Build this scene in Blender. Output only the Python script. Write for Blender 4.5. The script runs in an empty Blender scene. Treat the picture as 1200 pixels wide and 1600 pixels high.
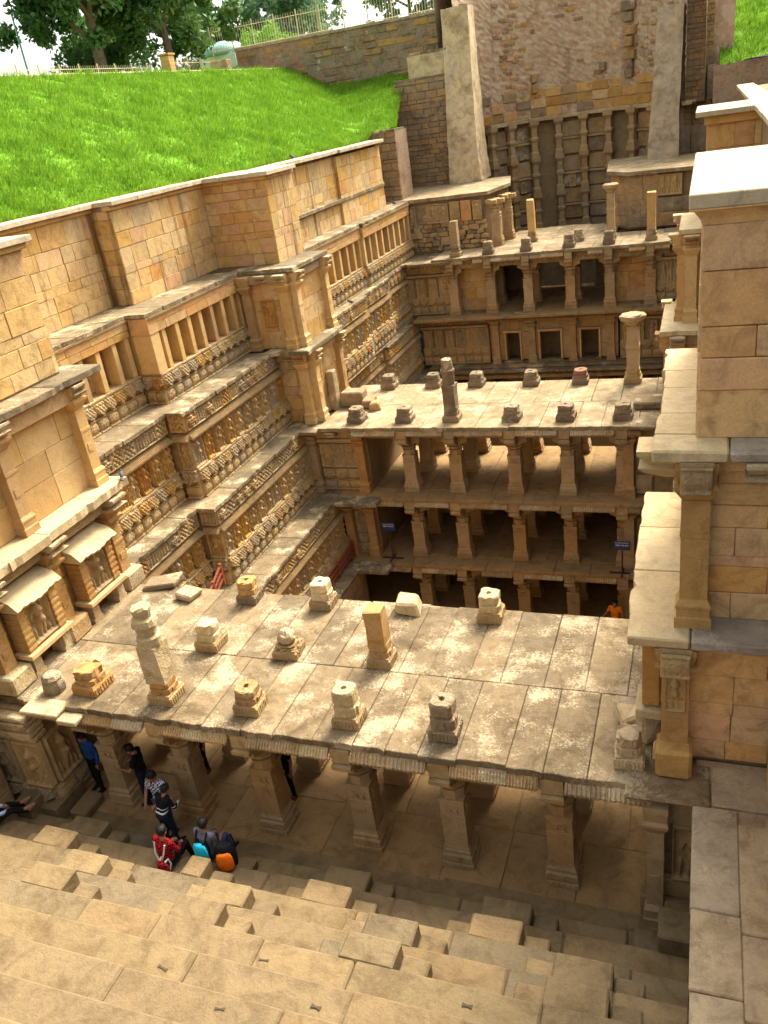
import bpy, math, random
import numpy as np
from mathutils import Vector, Matrix
RND = random.Random(11)
R = math.radians
scene = bpy.context.scene
COL = scene.collection
# ------------------------------------------------------------------ camera
cam_d = bpy.data.cameras.new('camera'); cam = bpy.data.objects.new('camera', cam_d); COL.objects.link(cam)
def cam_axes(yaw, pitch, roll):
    cy, sy, cp, sp = math.cos(yaw), math.sin(yaw), math.cos(pitch), math.sin(pitch)
    f = Vector((sy*cp, cy*cp, -sp)); r = Vector((cy, -sy, 0)); u = r.cross(f)
    cr, sr = math.cos(roll), math.sin(roll)
    return cr*r+sr*u, -sr*r+cr*u, f
cr_, cu_, cf_ = cam_axes(-0.4016, 0.4495, -0.1518)
cam.matrix_world = Matrix(((cr_.x, cu_.x, -cf_.x, 12.132), (cr_.y, cu_.y, -cf_.y, -10.768), (cr_.z, cu_.z, -cf_.z, 13.465), (0, 0, 0, 1)))
cam_d.sensor_fit = 'HORIZONTAL'; cam_d.sensor_width = 36; cam_d.lens = 36*1297.96/1200
cam_d.clip_start = 0.1; cam_d.clip_end = 3000
scene.camera = cam
# ------------------------------------------------------------------ sky, sun, exposure
SUN_EL, SUN_AZ = 50.0, 17.0        # azimuth clockwise from +Y: light arrives from this side
world = bpy.data.worlds.new('World'); scene.world = world; world.use_nodes = True
wn, wl = world.node_tree.nodes, world.node_tree.links
sky = wn.new('ShaderNodeTexSky'); sky.sky_type = 'NISHITA'; sky.sun_disc = False
sky.sun_elevation = R(SUN_EL); sky.sun_rotation = R(SUN_AZ); sky.air_density = 1.0; sky.dust_density = 6.0; sky.ozone_density = 0.5
hs = wn.new('ShaderNodeHueSaturation'); hs.inputs['Saturation'].default_value = 0.25; hs.inputs['Value'].default_value = 1.0
wl.new(sky.outputs[0], hs.inputs['Color']); wl.new(hs.outputs[0], wn['Background'].inputs['Color'])
wn['Background'].inputs['Strength'].default_value = 0.15
sun_d = bpy.data.lights.new('sun', 'SUN'); sun_d.energy = 2.3; sun_d.angle = R(18); sun_d.color = (1.0, 0.92, 0.78)
sun = bpy.data.objects.new('sun', sun_d); COL.objects.link(sun)
_az, _el = R(SUN_AZ), R(SUN_EL)
sdir = Vector((math.sin(_az)*math.cos(_el), math.cos(_az)*math.cos(_el), math.sin(_el)))
sun.rotation_euler = sdir.to_track_quat('Z', 'Y').to_euler()
sun.location = (0, 0, 60)
vs = scene.view_settings
vs.view_transform = 'Standard'; vs.look = 'None'; vs.exposure = 1.7; vs.gamma = 1.0; vs.use_curve_mapping = False
scene.cycles.max_bounces = 8; scene.cycles.diffuse_bounces = 6; scene.cycles.glossy_bounces = 2
scene.cycles.use_denoising = True
# ------------------------------------------------------------------ materials
MATS = {}
def nodes_of(name):
    m = bpy.data.materials.new(name); m.use_nodes = True
    nt = m.node_tree; b = nt.nodes['Principled BSDF']
    b.inputs['Roughness'].default_value = 0.9
    b.inputs['Specular IOR Level'].default_value = 0.15
    MATS[name] = m
    return m, nt, nt.nodes, nt.links, b
def ramp(nd, stops, interp='LINEAR'):
    r = nd.new('ShaderNodeValToRGB'); r.color_ramp.interpolation = interp
    e = r.color_ramp.elements
    while len(e) < len(stops): e.new(0.5)
    for k, (p, c) in enumerate(stops):
        e[k].position = p; e[k].color = (c[0], c[1], c[2], 1) if not isinstance(c, (int, float)) else (c, c, c, 1)
    return r
def noise(nd, ln, vec, scale, detail=4, rough=0.6, dist=0.0):
    n = nd.new('ShaderNodeTexNoise'); n.inputs['Scale'].default_value = scale; n.inputs['Detail'].default_value = detail
    n.inputs['Roughness'].default_value = rough; n.inputs['Distortion'].default_value = dist
    ln.new(vec, n.inputs['Vector']); return n
def mixc(nd, ln, mode, fac, a, b):
    m = nd.new('ShaderNodeMix'); m.data_type = 'RGBA'; m.blend_type = mode
    if isinstance(fac, (int, float)): m.inputs['Factor'].default_value = fac
    else: ln.new(fac, m.inputs['Factor'])
    for sock, v in ((m.inputs[6], a), (m.inputs[7], b)):
        if isinstance(v, (tuple, list)): sock.default_value = (v[0], v[1], v[2], 1)
        else: ln.new(v, sock)
    return m.outputs[2]
def stone_mat(name, palette, vein=0.5, stain=0.0, lichen=0.0, lichen_col=(.62, .5, .3), dark=0.0, bump=0.5, bscale=14, carve=0.0, scale=1.0, offs=True, streak=0.0):
    m, nt, nd, ln, b = nodes_of(name)
    geo = nd.new('ShaderNodeNewGeometry'); oi = nd.new('ShaderNodeObjectInfo')
    pos = geo.outputs['Position']
    if offs:
        mul = nd.new('ShaderNodeMath'); mul.operation = 'MULTIPLY'; mul.inputs[1].default_value = 57.0; ln.new(oi.outputs['Random'], mul.inputs[0])
        add = nd.new('ShaderNodeVectorMath'); add.operation = 'ADD'; ln.new(pos, add.inputs[0]); ln.new(mul.outputs[0], add.inputs[1])
        lpos = add.outputs[0]
    else: lpos = pos
    n = len(palette)
    r = ramp(nd, [((k+0.5)/n, c) for k, c in enumerate(palette)], 'LINEAR')
    if offs: ln.new(oi.outputs['Random'], r.inputs[0])
    else:
        big = noise(nd, ln, pos, 0.7, 3, 0.6); rr = ramp(nd, [(0.3, 0.0), (0.7, 1.0)]); ln.new(big.outputs[0], rr.inputs[0]); ln.new(rr.outputs[0], r.inputs[0])
    col = r.outputs[0]
    v = noise(nd, ln, lpos, 2.2*scale, 6, 0.62, 1.2)
    vr = ramp(nd, [(0.28, (.52, .46, .40)), (0.5, (1, 1, 1)), (0.75, (1.25, 1.2, 1.1))]); ln.new(v.outputs[0], vr.inputs[0])
    col = mixc(nd, ln, 'MULTIPLY', vein, col, vr.outputs[0])
    f = noise(nd, ln, lpos, 30*scale, 3, 0.7)
    fr = ramp(nd, [(0.3, .72), (0.7, 1.12)]); ln.new(f.outputs[0], fr.inputs[0])
    col = mixc(nd, ln, 'MULTIPLY', 0.6, col, fr.outputs[0])
    if lichen > 0:
        l1 = noise(nd, ln, pos, 1.3, 3, 0.6); l2 = noise(nd, ln, pos, 24.0, 8, 0.85, 0.3)
        a0 = nd.new('ShaderNodeMath'); a0.operation = 'MULTIPLY_ADD'; a0.inputs[1].default_value = 1.6; a0.inputs[2].default_value = -.3; ln.new(l2.outputs[0], a0.inputs[0])
        ad = nd.new('ShaderNodeMath'); ad.operation = 'MULTIPLY_ADD'; ad.inputs[1].default_value = 1.3; ln.new(l1.outputs[0], ad.inputs[0]); ln.new(a0.outputs[0], ad.inputs[2])
        lr = ramp(nd, [(0.0, 0.0), (1.0, 1.0)]); mr = nd.new('ShaderNodeMapRange'); mr.inputs[1].default_value = 1.31-0.25*lichen; mr.inputs[2].default_value = 1.42-0.25*lichen
        ln.new(ad.outputs[0], mr.inputs[0])
        mm = nd.new('ShaderNodeMath'); mm.operation = 'MULTIPLY'; mm.inputs[1].default_value = 0.85; ln.new(mr.outputs[0], mm.inputs[0])
        col = mixc(nd, ln, 'MIX', mm.outputs[0], col, lichen_col)
    if dark > 0:
        d1 = noise(nd, ln, pos, 0.9, 5, 0.7, 0.4)
        mr = nd.new('ShaderNodeMapRange'); mr.inputs[1].default_value = 0.5; mr.inputs[2].default_value = 0.66; ln.new(d1.outputs[0], mr.inputs[0])
        mm = nd.new('ShaderNodeMath'); mm.operation = 'MULTIPLY'; mm.inputs[1].default_value = dark; ln.new(mr.outputs[0], mm.inputs[0])
        col = mixc(nd, ln, 'MULTIPLY', mm.outputs[0], col, (.42, .37, .30))
    if streak > 0:
        mp = nd.new('ShaderNodeMapping'); mp.inputs['Scale'].default_value = (1.5, 1.5, 0.10); ln.new(pos, mp.inputs['Vector'])
        s1 = noise(nd, ln, mp.outputs[0], 1.0, 5, 0.65)
        mr = nd.new('ShaderNodeMapRange'); mr.inputs[1].default_value = 0.56; mr.inputs[2].default_value = 0.68; ln.new(s1.outputs[0], mr.inputs[0])
        mm = nd.new('ShaderNodeMath'); mm.operation = 'MULTIPLY'; mm.inputs[1].default_value = streak; ln.new(mr.outputs[0], mm.inputs[0])
        col = mixc(nd, ln, 'MULTIPLY', mm.outputs[0], col, (.28, .25, .22))
    ln.new(col, b.inputs['Base Color'])
    bn = noise(nd, ln, pos, bscale, 6, 0.7)
    h = bn.outputs[0]
    if carve > 0:
        vo = nd.new('ShaderNodeTexVoronoi'); vo.inputs['Scale'].default_value = 13; ln.new(pos, vo.inputs['Vector'])
        v2 = nd.new('ShaderNodeTexVoronoi'); v2.inputs['Scale'].default_value = 27; ln.new(pos, v2.inputs['Vector'])
        a1 = nd.new('ShaderNodeMath'); a1.operation = 'MULTIPLY_ADD'; a1.inputs[1].default_value = -carve; ln.new(vo.outputs['Distance'], a1.inputs[0]); ln.new(h, a1.inputs[2])
        a2 = nd.new('ShaderNodeMath'); a2.operation = 'MULTIPLY_ADD'; a2.inputs[1].default_value = -carve*0.6; ln.new(v2.outputs['Distance'], a2.inputs[0]); ln.new(a1.outputs[0], a2.inputs[2])
        h = a2.outputs[0]
    bp = nd.new('ShaderNodeBump'); bp.inputs['Strength'].default_value = bump; bp.inputs['Distance'].default_value = 0.06 if carve < .5 else 0.11
    ln.new(h, bp.inputs['Height']); ln.new(bp.outputs[0], b.inputs['Normal'])
    return m
def plain(name, c, rough=0.8, spec=0.2, var=0.0, vs_=6, metal=0.0):
    m, nt, nd, ln, b = nodes_of(name)
    b.inputs['Roughness'].default_value = rough; b.inputs['Specular IOR Level'].default_value = spec; b.inputs['Metallic'].default_value = metal
    if var > 0:
        geo = nd.new('ShaderNodeNewGeometry'); n = noise(nd, ln, geo.outputs['Position'], vs_, 5, 0.65)
        r = ramp(nd, [(0.3, tuple(x*(1-var) for x in c)), (0.7, tuple(min(1, x*(1+var)) for x in c))]); ln.new(n.outputs[0], r.inputs[0]); ln.new(r.outputs[0], b.inputs['Base Color'])
        bp = nd.new('ShaderNodeBump'); bp.inputs['Strength'].default_value = 0.3; bp.inputs['Distance'].default_value = 0.03; ln.new(n.outputs[0], bp.inputs['Height']); ln.new(bp.outputs[0], b.inputs['Normal'])
    else: b.inputs['Base Color'].default_value = (*c, 1)
    return m
CREAM, YEL, OCH, ORA, PNK, TAN, GRY = (.60, .41, .185), (.56, .35, .125), (.50, .275, .06), (.46, .20, .05), (.52, .295, .145), (.42, .26, .11), (.30, .215, .13)
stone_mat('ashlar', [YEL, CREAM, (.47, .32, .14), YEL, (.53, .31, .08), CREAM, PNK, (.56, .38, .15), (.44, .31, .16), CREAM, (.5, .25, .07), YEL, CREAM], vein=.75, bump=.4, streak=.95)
stone_mat('ashlar_warm', [YEL, PNK, (.53, .31, .09), (.47, .3, .12), CREAM, PNK, (.5, .26, .08), YEL], vein=.7, bump=.4)
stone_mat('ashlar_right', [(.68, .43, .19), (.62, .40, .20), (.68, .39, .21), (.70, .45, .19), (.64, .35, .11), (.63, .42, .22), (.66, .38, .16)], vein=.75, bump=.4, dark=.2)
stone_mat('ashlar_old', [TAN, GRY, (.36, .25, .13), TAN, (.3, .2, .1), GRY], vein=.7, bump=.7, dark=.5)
stone_mat('pillar_plain', [YEL, CREAM, YEL, TAN], vein=.4, bump=.25)
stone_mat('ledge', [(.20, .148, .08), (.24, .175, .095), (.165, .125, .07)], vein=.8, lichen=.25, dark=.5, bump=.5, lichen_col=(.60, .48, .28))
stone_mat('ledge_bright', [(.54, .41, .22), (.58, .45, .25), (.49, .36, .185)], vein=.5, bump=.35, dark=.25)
stone_mat('slab_tan', [(.40, .31, .19), (.36, .285, .19), (.43, .32, .18)], vein=.8, lichen=.15, lichen_col=(.5, .4, .25), dark=.45, bump=.45)
stone_mat('slab_grey', [(.30, .25, .185), (.33, .27, .2)], vein=.7, lichen=.2, lichen_col=(.48, .4, .28), dark=.35, bump=.45)
stone_mat('cap', [(.50, .40, .25), (.54, .44, .28), (.46, .365, .22)], vein=.6, bump=.3, dark=.25)
stone_mat('carved', [(.48, .33, .15), (.44, .30, .135), (.40, .285, .15), (.50, .33, .13), (.43, .31, .16), (.36, .27, .155)], vein=.5, dark=.25, bump=.6, bscale=30, carve=.3)
stone_mat('carved_fine', [(.45, .31, .14), (.42, .29, .14), (.38, .27, .14)], vein=.5, dark=.3, bump=.6, bscale=28, carve=.35)
stone_mat('carved_orange', [(.50, .29, .075), (.46, .23, .06), (.46, .28, .09), (.5, .3, .09), TAN], vein=.6, dark=.2, bump=.6, bscale=28, carve=.3)
stone_mat('column_stone', [TAN, (.44, .31, .16), (.38, .27, .14)], vein=.55, dark=.25, bump=.5, bscale=18, carve=.12)
stone_mat('beam_stone', [TAN, (.40, .28, .14), (.36, .25, .125)], vein=.6, dark=.3, bump=.7, bscale=18, carve=.45)
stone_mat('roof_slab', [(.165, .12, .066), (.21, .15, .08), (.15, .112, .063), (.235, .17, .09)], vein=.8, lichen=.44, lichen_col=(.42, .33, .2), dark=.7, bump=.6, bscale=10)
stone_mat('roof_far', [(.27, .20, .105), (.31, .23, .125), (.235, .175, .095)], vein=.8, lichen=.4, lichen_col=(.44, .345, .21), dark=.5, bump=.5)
stone_mat('step_stone', [(.17, .127, .07), (.22, .155, .073), (.185, .13, .067), (.245, .17, .08), (.195, .14, .073), (.215, .145, .07)], vein=.65, lichen=0, dark=.45, bump=.55, bscale=12)
stone_mat('floor_stone', [(.33, .205, .085), (.29, .185, .08), (.35, .22, .095)], vein=.7, dark=.35, bump=.4)
stone_mat('stub_stone', [TAN, (.48, .37, .22), (.38, .28, .16), (.5, .38, .2)], vein=.7, lichen=.3, dark=.35, bump=.7, carve=.25)
stone_mat('stub_dark', [(.26, .195, .12), (.22, .165, .10), (.30, .22, .13)], vein=.7, lichen=.12, dark=.4, bump=.7, carve=.3)
stone_mat('stub_orange', [(.46, .275, .09), (.43, .26, .10), (.42, .23, .075)], vein=.6, dark=.2, bump=.5, carve=.15)
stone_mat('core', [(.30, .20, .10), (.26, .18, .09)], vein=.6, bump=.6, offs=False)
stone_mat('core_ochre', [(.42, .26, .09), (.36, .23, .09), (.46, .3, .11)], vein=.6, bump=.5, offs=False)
stone_mat('plaster_pale', [(.62, .48, .28), (.57, .43, .24), (.52, .41, .26)], vein=.8, dark=.6, bump=.5, offs=False)
stone_mat('plaster_grey', [(.44, .35, .23), (.39, .31, .2), (.47, .36, .22)], vein=.8, dark=.4, bump=.6, offs=False)
stone_mat('brickish', [(.52, .40, .25), (.50, .37, .225), (.46, .29, .175), (.54, .42, .265), (.52, .395, .25), (.47, .32, .195), (.53, .41, .26)], vein=.35, dark=.25, bump=.8, bscale=9, carve=.2, offs=False, streak=.4)
stone_mat('rubble_wall', [(.33, .26, .17), (.38, .24, .14), (.30, .25, .17), (.40, .22, .13)], vein=.8, dark=.5, bump=1.0, bscale=8, carve=.4, offs=False)
plain('notch_shade', (.075, .055, .035), .9, .1)  # dark colour painted for the shade inside notches cut in the steps
plain('path_dust', (.55, .42, .26), .95, .1, .2, 3)
plain('red_metal', (.24, .055, .02), .5, .4, .2, 8)
plain('sign_blue', (.012, .035, .12), .35, .4)
plain('sign_white', (.85, .85, .85), .6, .2)
plain('sign_post', (.05, .02, .015), .5, .3)
plain('picket_cream', (.62, .52, .32), .6, .3, .1, 5)
plain('hut_white', (.75, .76, .74), .7, .2, .08, 3)
plain('hut_green', (.22, .38, .33), .6, .3, .1, 3)
plain('bark', (.16, .11, .075), .95, .1, .4, 9)
plain('pigeon_grey', (.07, .075, .085), .7, .2, .3, 40)
plain('pigeon_leg', (.4, .12, .1), .7, .2)
def leaf_mat(name, c1, c2, trans=0.25):
    m, nt, nd, ln, b = nodes_of(name)
    b.inputs['Roughness'].default_value = 0.6
    geo = nd.new('ShaderNodeNewGeometry')
    n = noise(nd, ln, geo.outputs['Position'], 1.3, 3, 0.6)
    ad = nd.new('ShaderNodeMath'); ad.operation = 'MULTIPLY_ADD'; ad.inputs[1].default_value = 0.45; ln.new(geo.outputs['Random Per Island'], ad.inputs[0]); ln.new(n.outputs[0], ad.inputs[2])
    r = ramp(nd, [(0.4, c1), (0.95, c2)]); ln.new(ad.outputs[0], r.inputs[0]); ln.new(r.outputs[0], b.inputs['Base Color'])
    tr = nd.new('ShaderNodeBsdfTranslucent'); ln.new(r.outputs[0], tr.inputs['Color'])
    mx = nd.new('ShaderNodeMixShader'); mx.inputs[0].default_value = trans; ln.new(b.outputs[0], mx.inputs[1]); ln.new(tr.outputs[0], mx.inputs[2])
    ln.new(mx.outputs[0], nd['Material Output'].inputs['Surface'])
leaf_mat('leaf_dark', (.03, .065, .02), (.085, .165, .045))
leaf_mat('leaf_mid', (.045, .095, .025), (.14, .24, .06))
leaf_mat('leaf_hazed', (.10, .17, .10), (.22, .32, .18))  # paler, greyer green: distance haze put into the leaf colour
leaf_mat('leaf_bright', (.10, .25, .02), (.22, .42, .05))
leaf_mat('grass_blade', (.08, .20, .008), (.25, .41, .033), .3)
plain('lawn_soil', (.11, .23, .015), .95, .05, .35, 2)
stone_mat('red_stone', [(.27, .15, .09), (.25, .14, .085)], vein=.6, dark=.3, bump=.6)
# ------------------------------------------------------------------ mesh helpers
def ring(half, z, n=16, kind='sq', hy=None, cx=0, cy=0):
    hy = half if hy is None else hy
    out = []
    for k in range(n):
        a = 2*math.pi*(k+0.5)/n
        c, s = math.cos(a), math.sin(a)
        if kind == 'sq': f = 1/max(abs(c), abs(s))
        elif kind == 'oct': f = 1/max(abs(c), abs(s), (abs(c)+abs(s))/1.36)
        else: f = 1
        out.append((cx+half*c*f, cy+hy*s*f, z))
    return out
class MB:
    def __init__(s): s.v = []; s.f = []; s.sm = False
    def add(s, vs, fs):
        o = len(s.v); s.v += [tuple(p) for p in vs]; s.f += [tuple(i+o for i in f) for f in fs]; return s
    def loft(s, rings, cap0=True, cap1=True):
        n = len(rings[0]); vs = [p for r in rings for p in r]; fs = []
        for k in range(len(rings)-1):
            for i in range(n):
                j = (i+1) % n
                fs.append((k*n+i, k*n+j, (k+1)*n+j, (k+1)*n+i))
        if cap0: fs.append(tuple(range(n-1, -1, -1)))
        if cap1: fs.append(tuple((len(rings)-1)*n+i for i in range(n)))
        return s.add(vs, fs)
    def sq(s, prof, kind='sq', n=4, cx=0, cy=0):
        if kind == 'sq' and n == 4:
            rs = [[(cx+h, cy-h, z), (cx+h, cy+h, z), (cx-h, cy+h, z), (cx-h, cy-h, z)] for h, z in prof]
        else: rs = [ring(h, z, n, kind, None, cx, cy) for h, z in prof]
        return s.loft(rs)
    def box(s, x0, x1, y0, y1, z0, z1, b=0.0):
        if b <= 0:
            vs = [(x0, y0, z0), (x1, y0, z0), (x1, y1, z0), (x0, y1, z0), (x0, y0, z1), (x1, y0, z1), (x1, y1, z1), (x0, y1, z1)]
            return s.add(vs, [(3, 2, 1, 0), (4, 5, 6, 7), (0, 1, 5, 4), (1, 2, 6, 5), (2, 3, 7, 6), (3, 0, 4, 7)])
        vs, fs = bevel_box(x1-x0, y1-y0, z1-z0, b)
        cx, cy, cz = (x0+x1)/2, (y0+y1)/2, (z0+z1)/2
        return s.add([(a+cx, c+cy, d+cz) for a, c, d in vs], fs)
    def prism(s, poly, z0, z1):
        n = len(poly); vs = [(x, y, z0) for x, y in poly]+[(x, y, z1) for x, y in poly]
        fs = [tuple(range(n-1, -1, -1)), tuple(range(n, 2*n))]+[(i, (i+1) % n, n+(i+1) % n, n+i) for i in range(n)]
        return s.add(vs, fs)
    def ell(s, c, r, n=10, m=6, rot=None):
        vs, fs = [], []
        for k in range(m+1):
            t = math.pi*k/m
            for i in range(n):
                a = 2*math.pi*i/n
                p = Vector((r[0]*math.sin(t)*math.cos(a), r[1]*math.sin(t)*math.sin(a), r[2]*math.cos(t)))
                if rot: p = rot @ p
                vs.append((c[0]+p.x, c[1]+p.y, c[2]+p.z))
        for k in range(m):
            for i in range(n):
                j = (i+1) % n
                fs.append((k*n+i, (k+1)*n+i, (k+1)*n+j, k*n+j))
        return s.add(vs, fs)
    def tube(s, p0, p1, r0, r1, n=8, cap=True):
        p0, p1 = Vector(p0), Vector(p1); d = (p1-p0)
        if d.length < 1e-6: return s
        q = d.to_track_quat('Z', 'Y'); rs = []
        for p, r in ((p0, r0), (p1, r1)):
            rs.append([tuple(p+q @ Vector((r*math.cos(2*math.pi*k/n), r*math.sin(2*math.pi*k/n), 0))) for k in range(n)])
        return s.loft(rs, cap, cap)
    def capsule(s, p0, p1, r0, r1, n=10):
        s.tube(p0, p1, r0, r1, n); s.ell(p0, (r0, r0, r0), n, 6); s.ell(p1, (r1, r1, r1), n, 6); return s
    def mesh(s, name, smooth=False):
        me = bpy.data.meshes.new(name); me.from_pydata(s.v, [], s.f)
        if smooth: me.polygons.foreach_set('use_smooth', [True]*len(me.polygons))
        me.update(); return me
def bevel_box(dx, dy, dz, b, jit=0.0, rnd=None):
    hx, hy, hz = dx/2, dy/2, dz/2; b = min(b, hx*.45, hy*.45, hz*.45)
    vs, idx = [], {}
    for sx in (-1, 1):
        for sy in (-1, 1):
            for sz in (-1, 1):
                j = [(rnd.uniform(-jit, jit) if jit else 0) for _ in range(3)]
                for k, p in enumerate(((hx, hy-b, hz-b), (hx-b, hy, hz-b), (hx-b, hy-b, hz))):
                    idx[(sx, sy, sz, k)] = len(vs); vs.append((sx*p[0]+j[0], sy*p[1]+j[1], sz*p[2]+j[2]))
    F = []
    for s in (-1, 1):
        F.append([idx[(s, a, c, 0)] for a, c in ((-1, -1), (1, -1), (1, 1), (-1, 1))])
        F.append([idx[(a, s, c, 1)] for a, c in ((-1, -1), (1, -1), (1, 1), (-1, 1))])
        F.append([idx[(a, c, s, 2)] for a, c in ((-1, -1), (1, -1), (1, 1), (-1, 1))])
    for a in (-1, 1):
        for c in (-1, 1):
            F.append([idx[(a, c, -1, 0)], idx[(a, c, 1, 0)], idx[(a, c, 1, 1)], idx[(a, c, -1, 1)]])
            F.append([idx[(a, -1, c, 0)], idx[(a, 1, c, 0)], idx[(a, 1, c, 2)], idx[(a, -1, c, 2)]])
            F.append([idx[(-1, a, c, 1)], idx[(1, a, c, 1)], idx[(1, a, c, 2)], idx[(-1, a, c, 2)]])
            for d in (-1, 1): F.append([idx[(a, c, d, 0)], idx[(a, c, d, 1)], idx[(a, c, d, 2)]])
    out = []
    for f in F:
        p = [Vector(vs[i]) for i in f]; nrm = (p[1]-p[0]).cross(p[2]-p[0]); ctr = sum(p, Vector())/len(p)
        out.append(tuple(f) if nrm.dot(ctr) > 0 else tuple(reversed(f)))
    return vs, out
_wm = {}
def wm_of(o): return _wm.get(o.name, Matrix.Identity(4)) if o else Matrix.Identity(4)
def ob(name, me, mat, parent=None, loc=(0, 0, 0), rz=0.0, scale=(1, 1, 1)):
    """one mesh object; loc, rz and scale are given in world terms, whatever its parent"""
    if isinstance(me, MB): me = me.mesh(name)
    o = bpy.data.objects.new(name, me); COL.objects.link(o)
    if mat is not None:
        mt = MATS[mat] if isinstance(mat, str) else mat
        if len(me.materials) == 0: me.materials.append(mt)
        elif me.materials[0] is not mt:
            o.material_slots[0].link = 'OBJECT'; o.material_slots[0].material = mt
    W = Matrix.LocRotScale(Vector(loc), Matrix.Rotation(rz, 3, 'Z'), Vector(scale))
    if parent is not None: o.parent = parent
    o.matrix_basis = wm_of(parent).inverted() @ W if parent is not None else W
    _wm[o.name] = W
    return o
def thing(name, label, cat, loc=(0, 0, 0), group=None):
    o = bpy.data.objects.new(name, None); COL.objects.link(o); o.location = loc; o.empty_display_size = 0.2
    o['label'] = label; o['category'] = cat
    if group: o['group'] = group
    _wm[o.name] = Matrix.Translation(Vector(loc))
    return o
def tag(o, label, cat, group=None):
    o['label'] = label; o['category'] = cat
    if group: o['group'] = group
    return o
def struct(o, kind='structure'): o['kind'] = kind; return o
_stone_cache = {}
def stone(dx, dy, dz, b=0.012, jit=0.0, key=None):
    """bevelled block mesh shared between blocks of (nearly) the same size"""
    k = (round(dx, 2), round(dy, 2), round(dz, 2), b, jit, RND.randrange(3) if jit else 0)
    if k not in _stone_cache:
        vs, fs = bevel_box(k[0], k[1], k[2], b, jit, RND)
        m = MB(); m.add(vs, fs); _stone_cache[k] = m.mesh('block')
    return _stone_cache[k]
_rag = {}
def ragged(dx, dy, dz, amp=.03, both=False):
    """slab whose front (local -Y) edge is worn and chipped"""
    k = (round(dx, 2), round(dy, 2), round(dz, 2), amp, both, RND.randrange(5))
    if k in _rag: return _rag[k]
    n = max(4, int(dx/.16)); hx, hy = dx/2, dy/2
    def edge(): 
        e = [RND.uniform(-amp, amp*.3) for _ in range(n+1)]
        if RND.random() < .5: q = RND.randrange(n); e[q] -= amp*RND.uniform(.8, 2.2)
        return e
    e = edge(); P = [(-hx+dx*i/n, -hy-e[i]) for i in range(n+1)]
    if both: e = edge(); P += [(hx-dx*i/n, hy+e[i]) for i in range(n+1)]
    else: P += [(hx, hy), (-hx, hy)]
    m = MB(); N = len(P); c = .012
    cx = lambda p, q: (p[0]*(1-q/hx if abs(p[0]) > hx-.001 else 1), p[1]*(1-q/hy))
    m.loft([[(*cx(p, c), -dz/2) for p in P], [(*p, -dz/2+c) for p in P], [(*p, dz/2-c) for p in P], [(*cx(p, c), dz/2+RND.uniform(-.003, .003)) for p in P]])
    _rag[k] = m.mesh('slab'); return _rag[k]
def weather(m, amp=.012, top=None, topamp=.03, seed=0):
    g = random.Random(seed); zt = max(v[2] for v in m.v) if m.v else 0; mp = {}
    for i, v in enumerate(m.v):
        k = (round(v[0], 4), round(v[1], 4), round(v[2], 4))
        if k not in mp:
            a = topamp if (top and v[2] > zt-.16) else amp; mp[k] = (v[0]+g.uniform(-a, a), v[1]+g.uniform(-a, a), v[2]+g.uniform(-a, a)*(1 if v[2] > .01 else 0))
        m.v[i] = mp[k]
    return m
class Run:
    """a straight stretch of wall: u runs along it, out is the outward distance from its reference plane"""
    def __init__(s, ox, oy, deg): s.ox, s.oy, s.a = ox, oy, R(deg); s.c, s.s = math.cos(s.a), math.sin(s.a)
    def w(s, u, out, z): return (s.ox+s.c*u+s.s*out, s.oy+s.s*u-s.c*out, z)
    def put(s, name, me, mat, par, u, out, z, scale=(1, 1, 1), dr=0.0): return ob(name, me, mat, par, s.w(u, out, z), s.a+dr, scale)
    def block(s, name, mat, par, u0, u1, o0, o1, z0, z1, b=0.012, jit=0.0):
        return s.put(name, stone(u1-u0, o1-o0, z1-z0, b, jit), mat, par, (u0+u1)/2, (o0+o1)/2, (z0+z1)/2)
def ashlar(run, par, u0, u1, z0, z1, out, mat='ashlar', hs=(.34, .62), ls=(.55, 1.25), thick=.14, gap=.008, jit=.005, name='stone_block', proud=.012):
    z = z0; i = 0
    while z < z1-0.05:
        h = RND.uniform(*hs)
        if i % 4 == 2: h *= .62
        if z1-z-h < hs[0]*.7: h = z1-z
        u = u0; 
        while u < u1-0.02:
            l = RND.uniform(*ls)
            if u1-u-l < ls[0]*.6: l = u1-u
            p = RND.uniform(0, proud)
            run.block(name, mat, par, u+gap/2, u+l-gap/2, out-thick, out+p, z+gap/2, z+h-gap/2, .012, jit)
            u += l
        z += h; i += 1
def core(run, par, u0, u1, o0, o1, z0, z1, mat='core', name='wall_core'):
    m = MB(); m.box(u0, u1, -o1, -o0, z0, z1); return run.put(name, m, mat, par, 0, 0, 0)
# ---- reliefs: a grid in local XZ, front towards local -Y
def relief(name, w, h, nu, nv, hf, back=0.05, nz=0.004, seed=0):
    rs = np.random.RandomState(seed)
    u = np.linspace(-w/2, w/2, nu+1); v = np.linspace(0, h, nv+1); U, V = np.meshgrid(u, v)
    H = hf(U, V)+rs.normal(0, nz, U.shape)
    verts = [(float(U[j, i]), float(-H[j, i]), float(V[j, i])) for j in range(nv+1) for i in range(nu+1)]
    n = nu+1
    faces = [(j*n+i, j*n+i+1, (j+1)*n+i+1, (j+1)*n+i) for j in range(nv) for i in range(nu)]
    bord = [i for i in range(n)]+[j*n+nu for j in range(1, nv+1)]+[nv*n+i for i in range(nu-1, -1, -1)]+[j*n for j in range(nv-1, 0, -1)]
    o = len(verts)
    verts += [(verts[k][0], back, verts[k][2]) for k in bord]
    m = len(bord)
    for k in range(m): faces.append((bord[(k+1) % m], bord[k], o+k, o+(k+1) % m))
    faces.append(tuple(o+k for k in range(m-1, -1, -1))[::-1])
    mb = MB(); mb.add(verts, faces); return mb.mesh(name, True)
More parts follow.
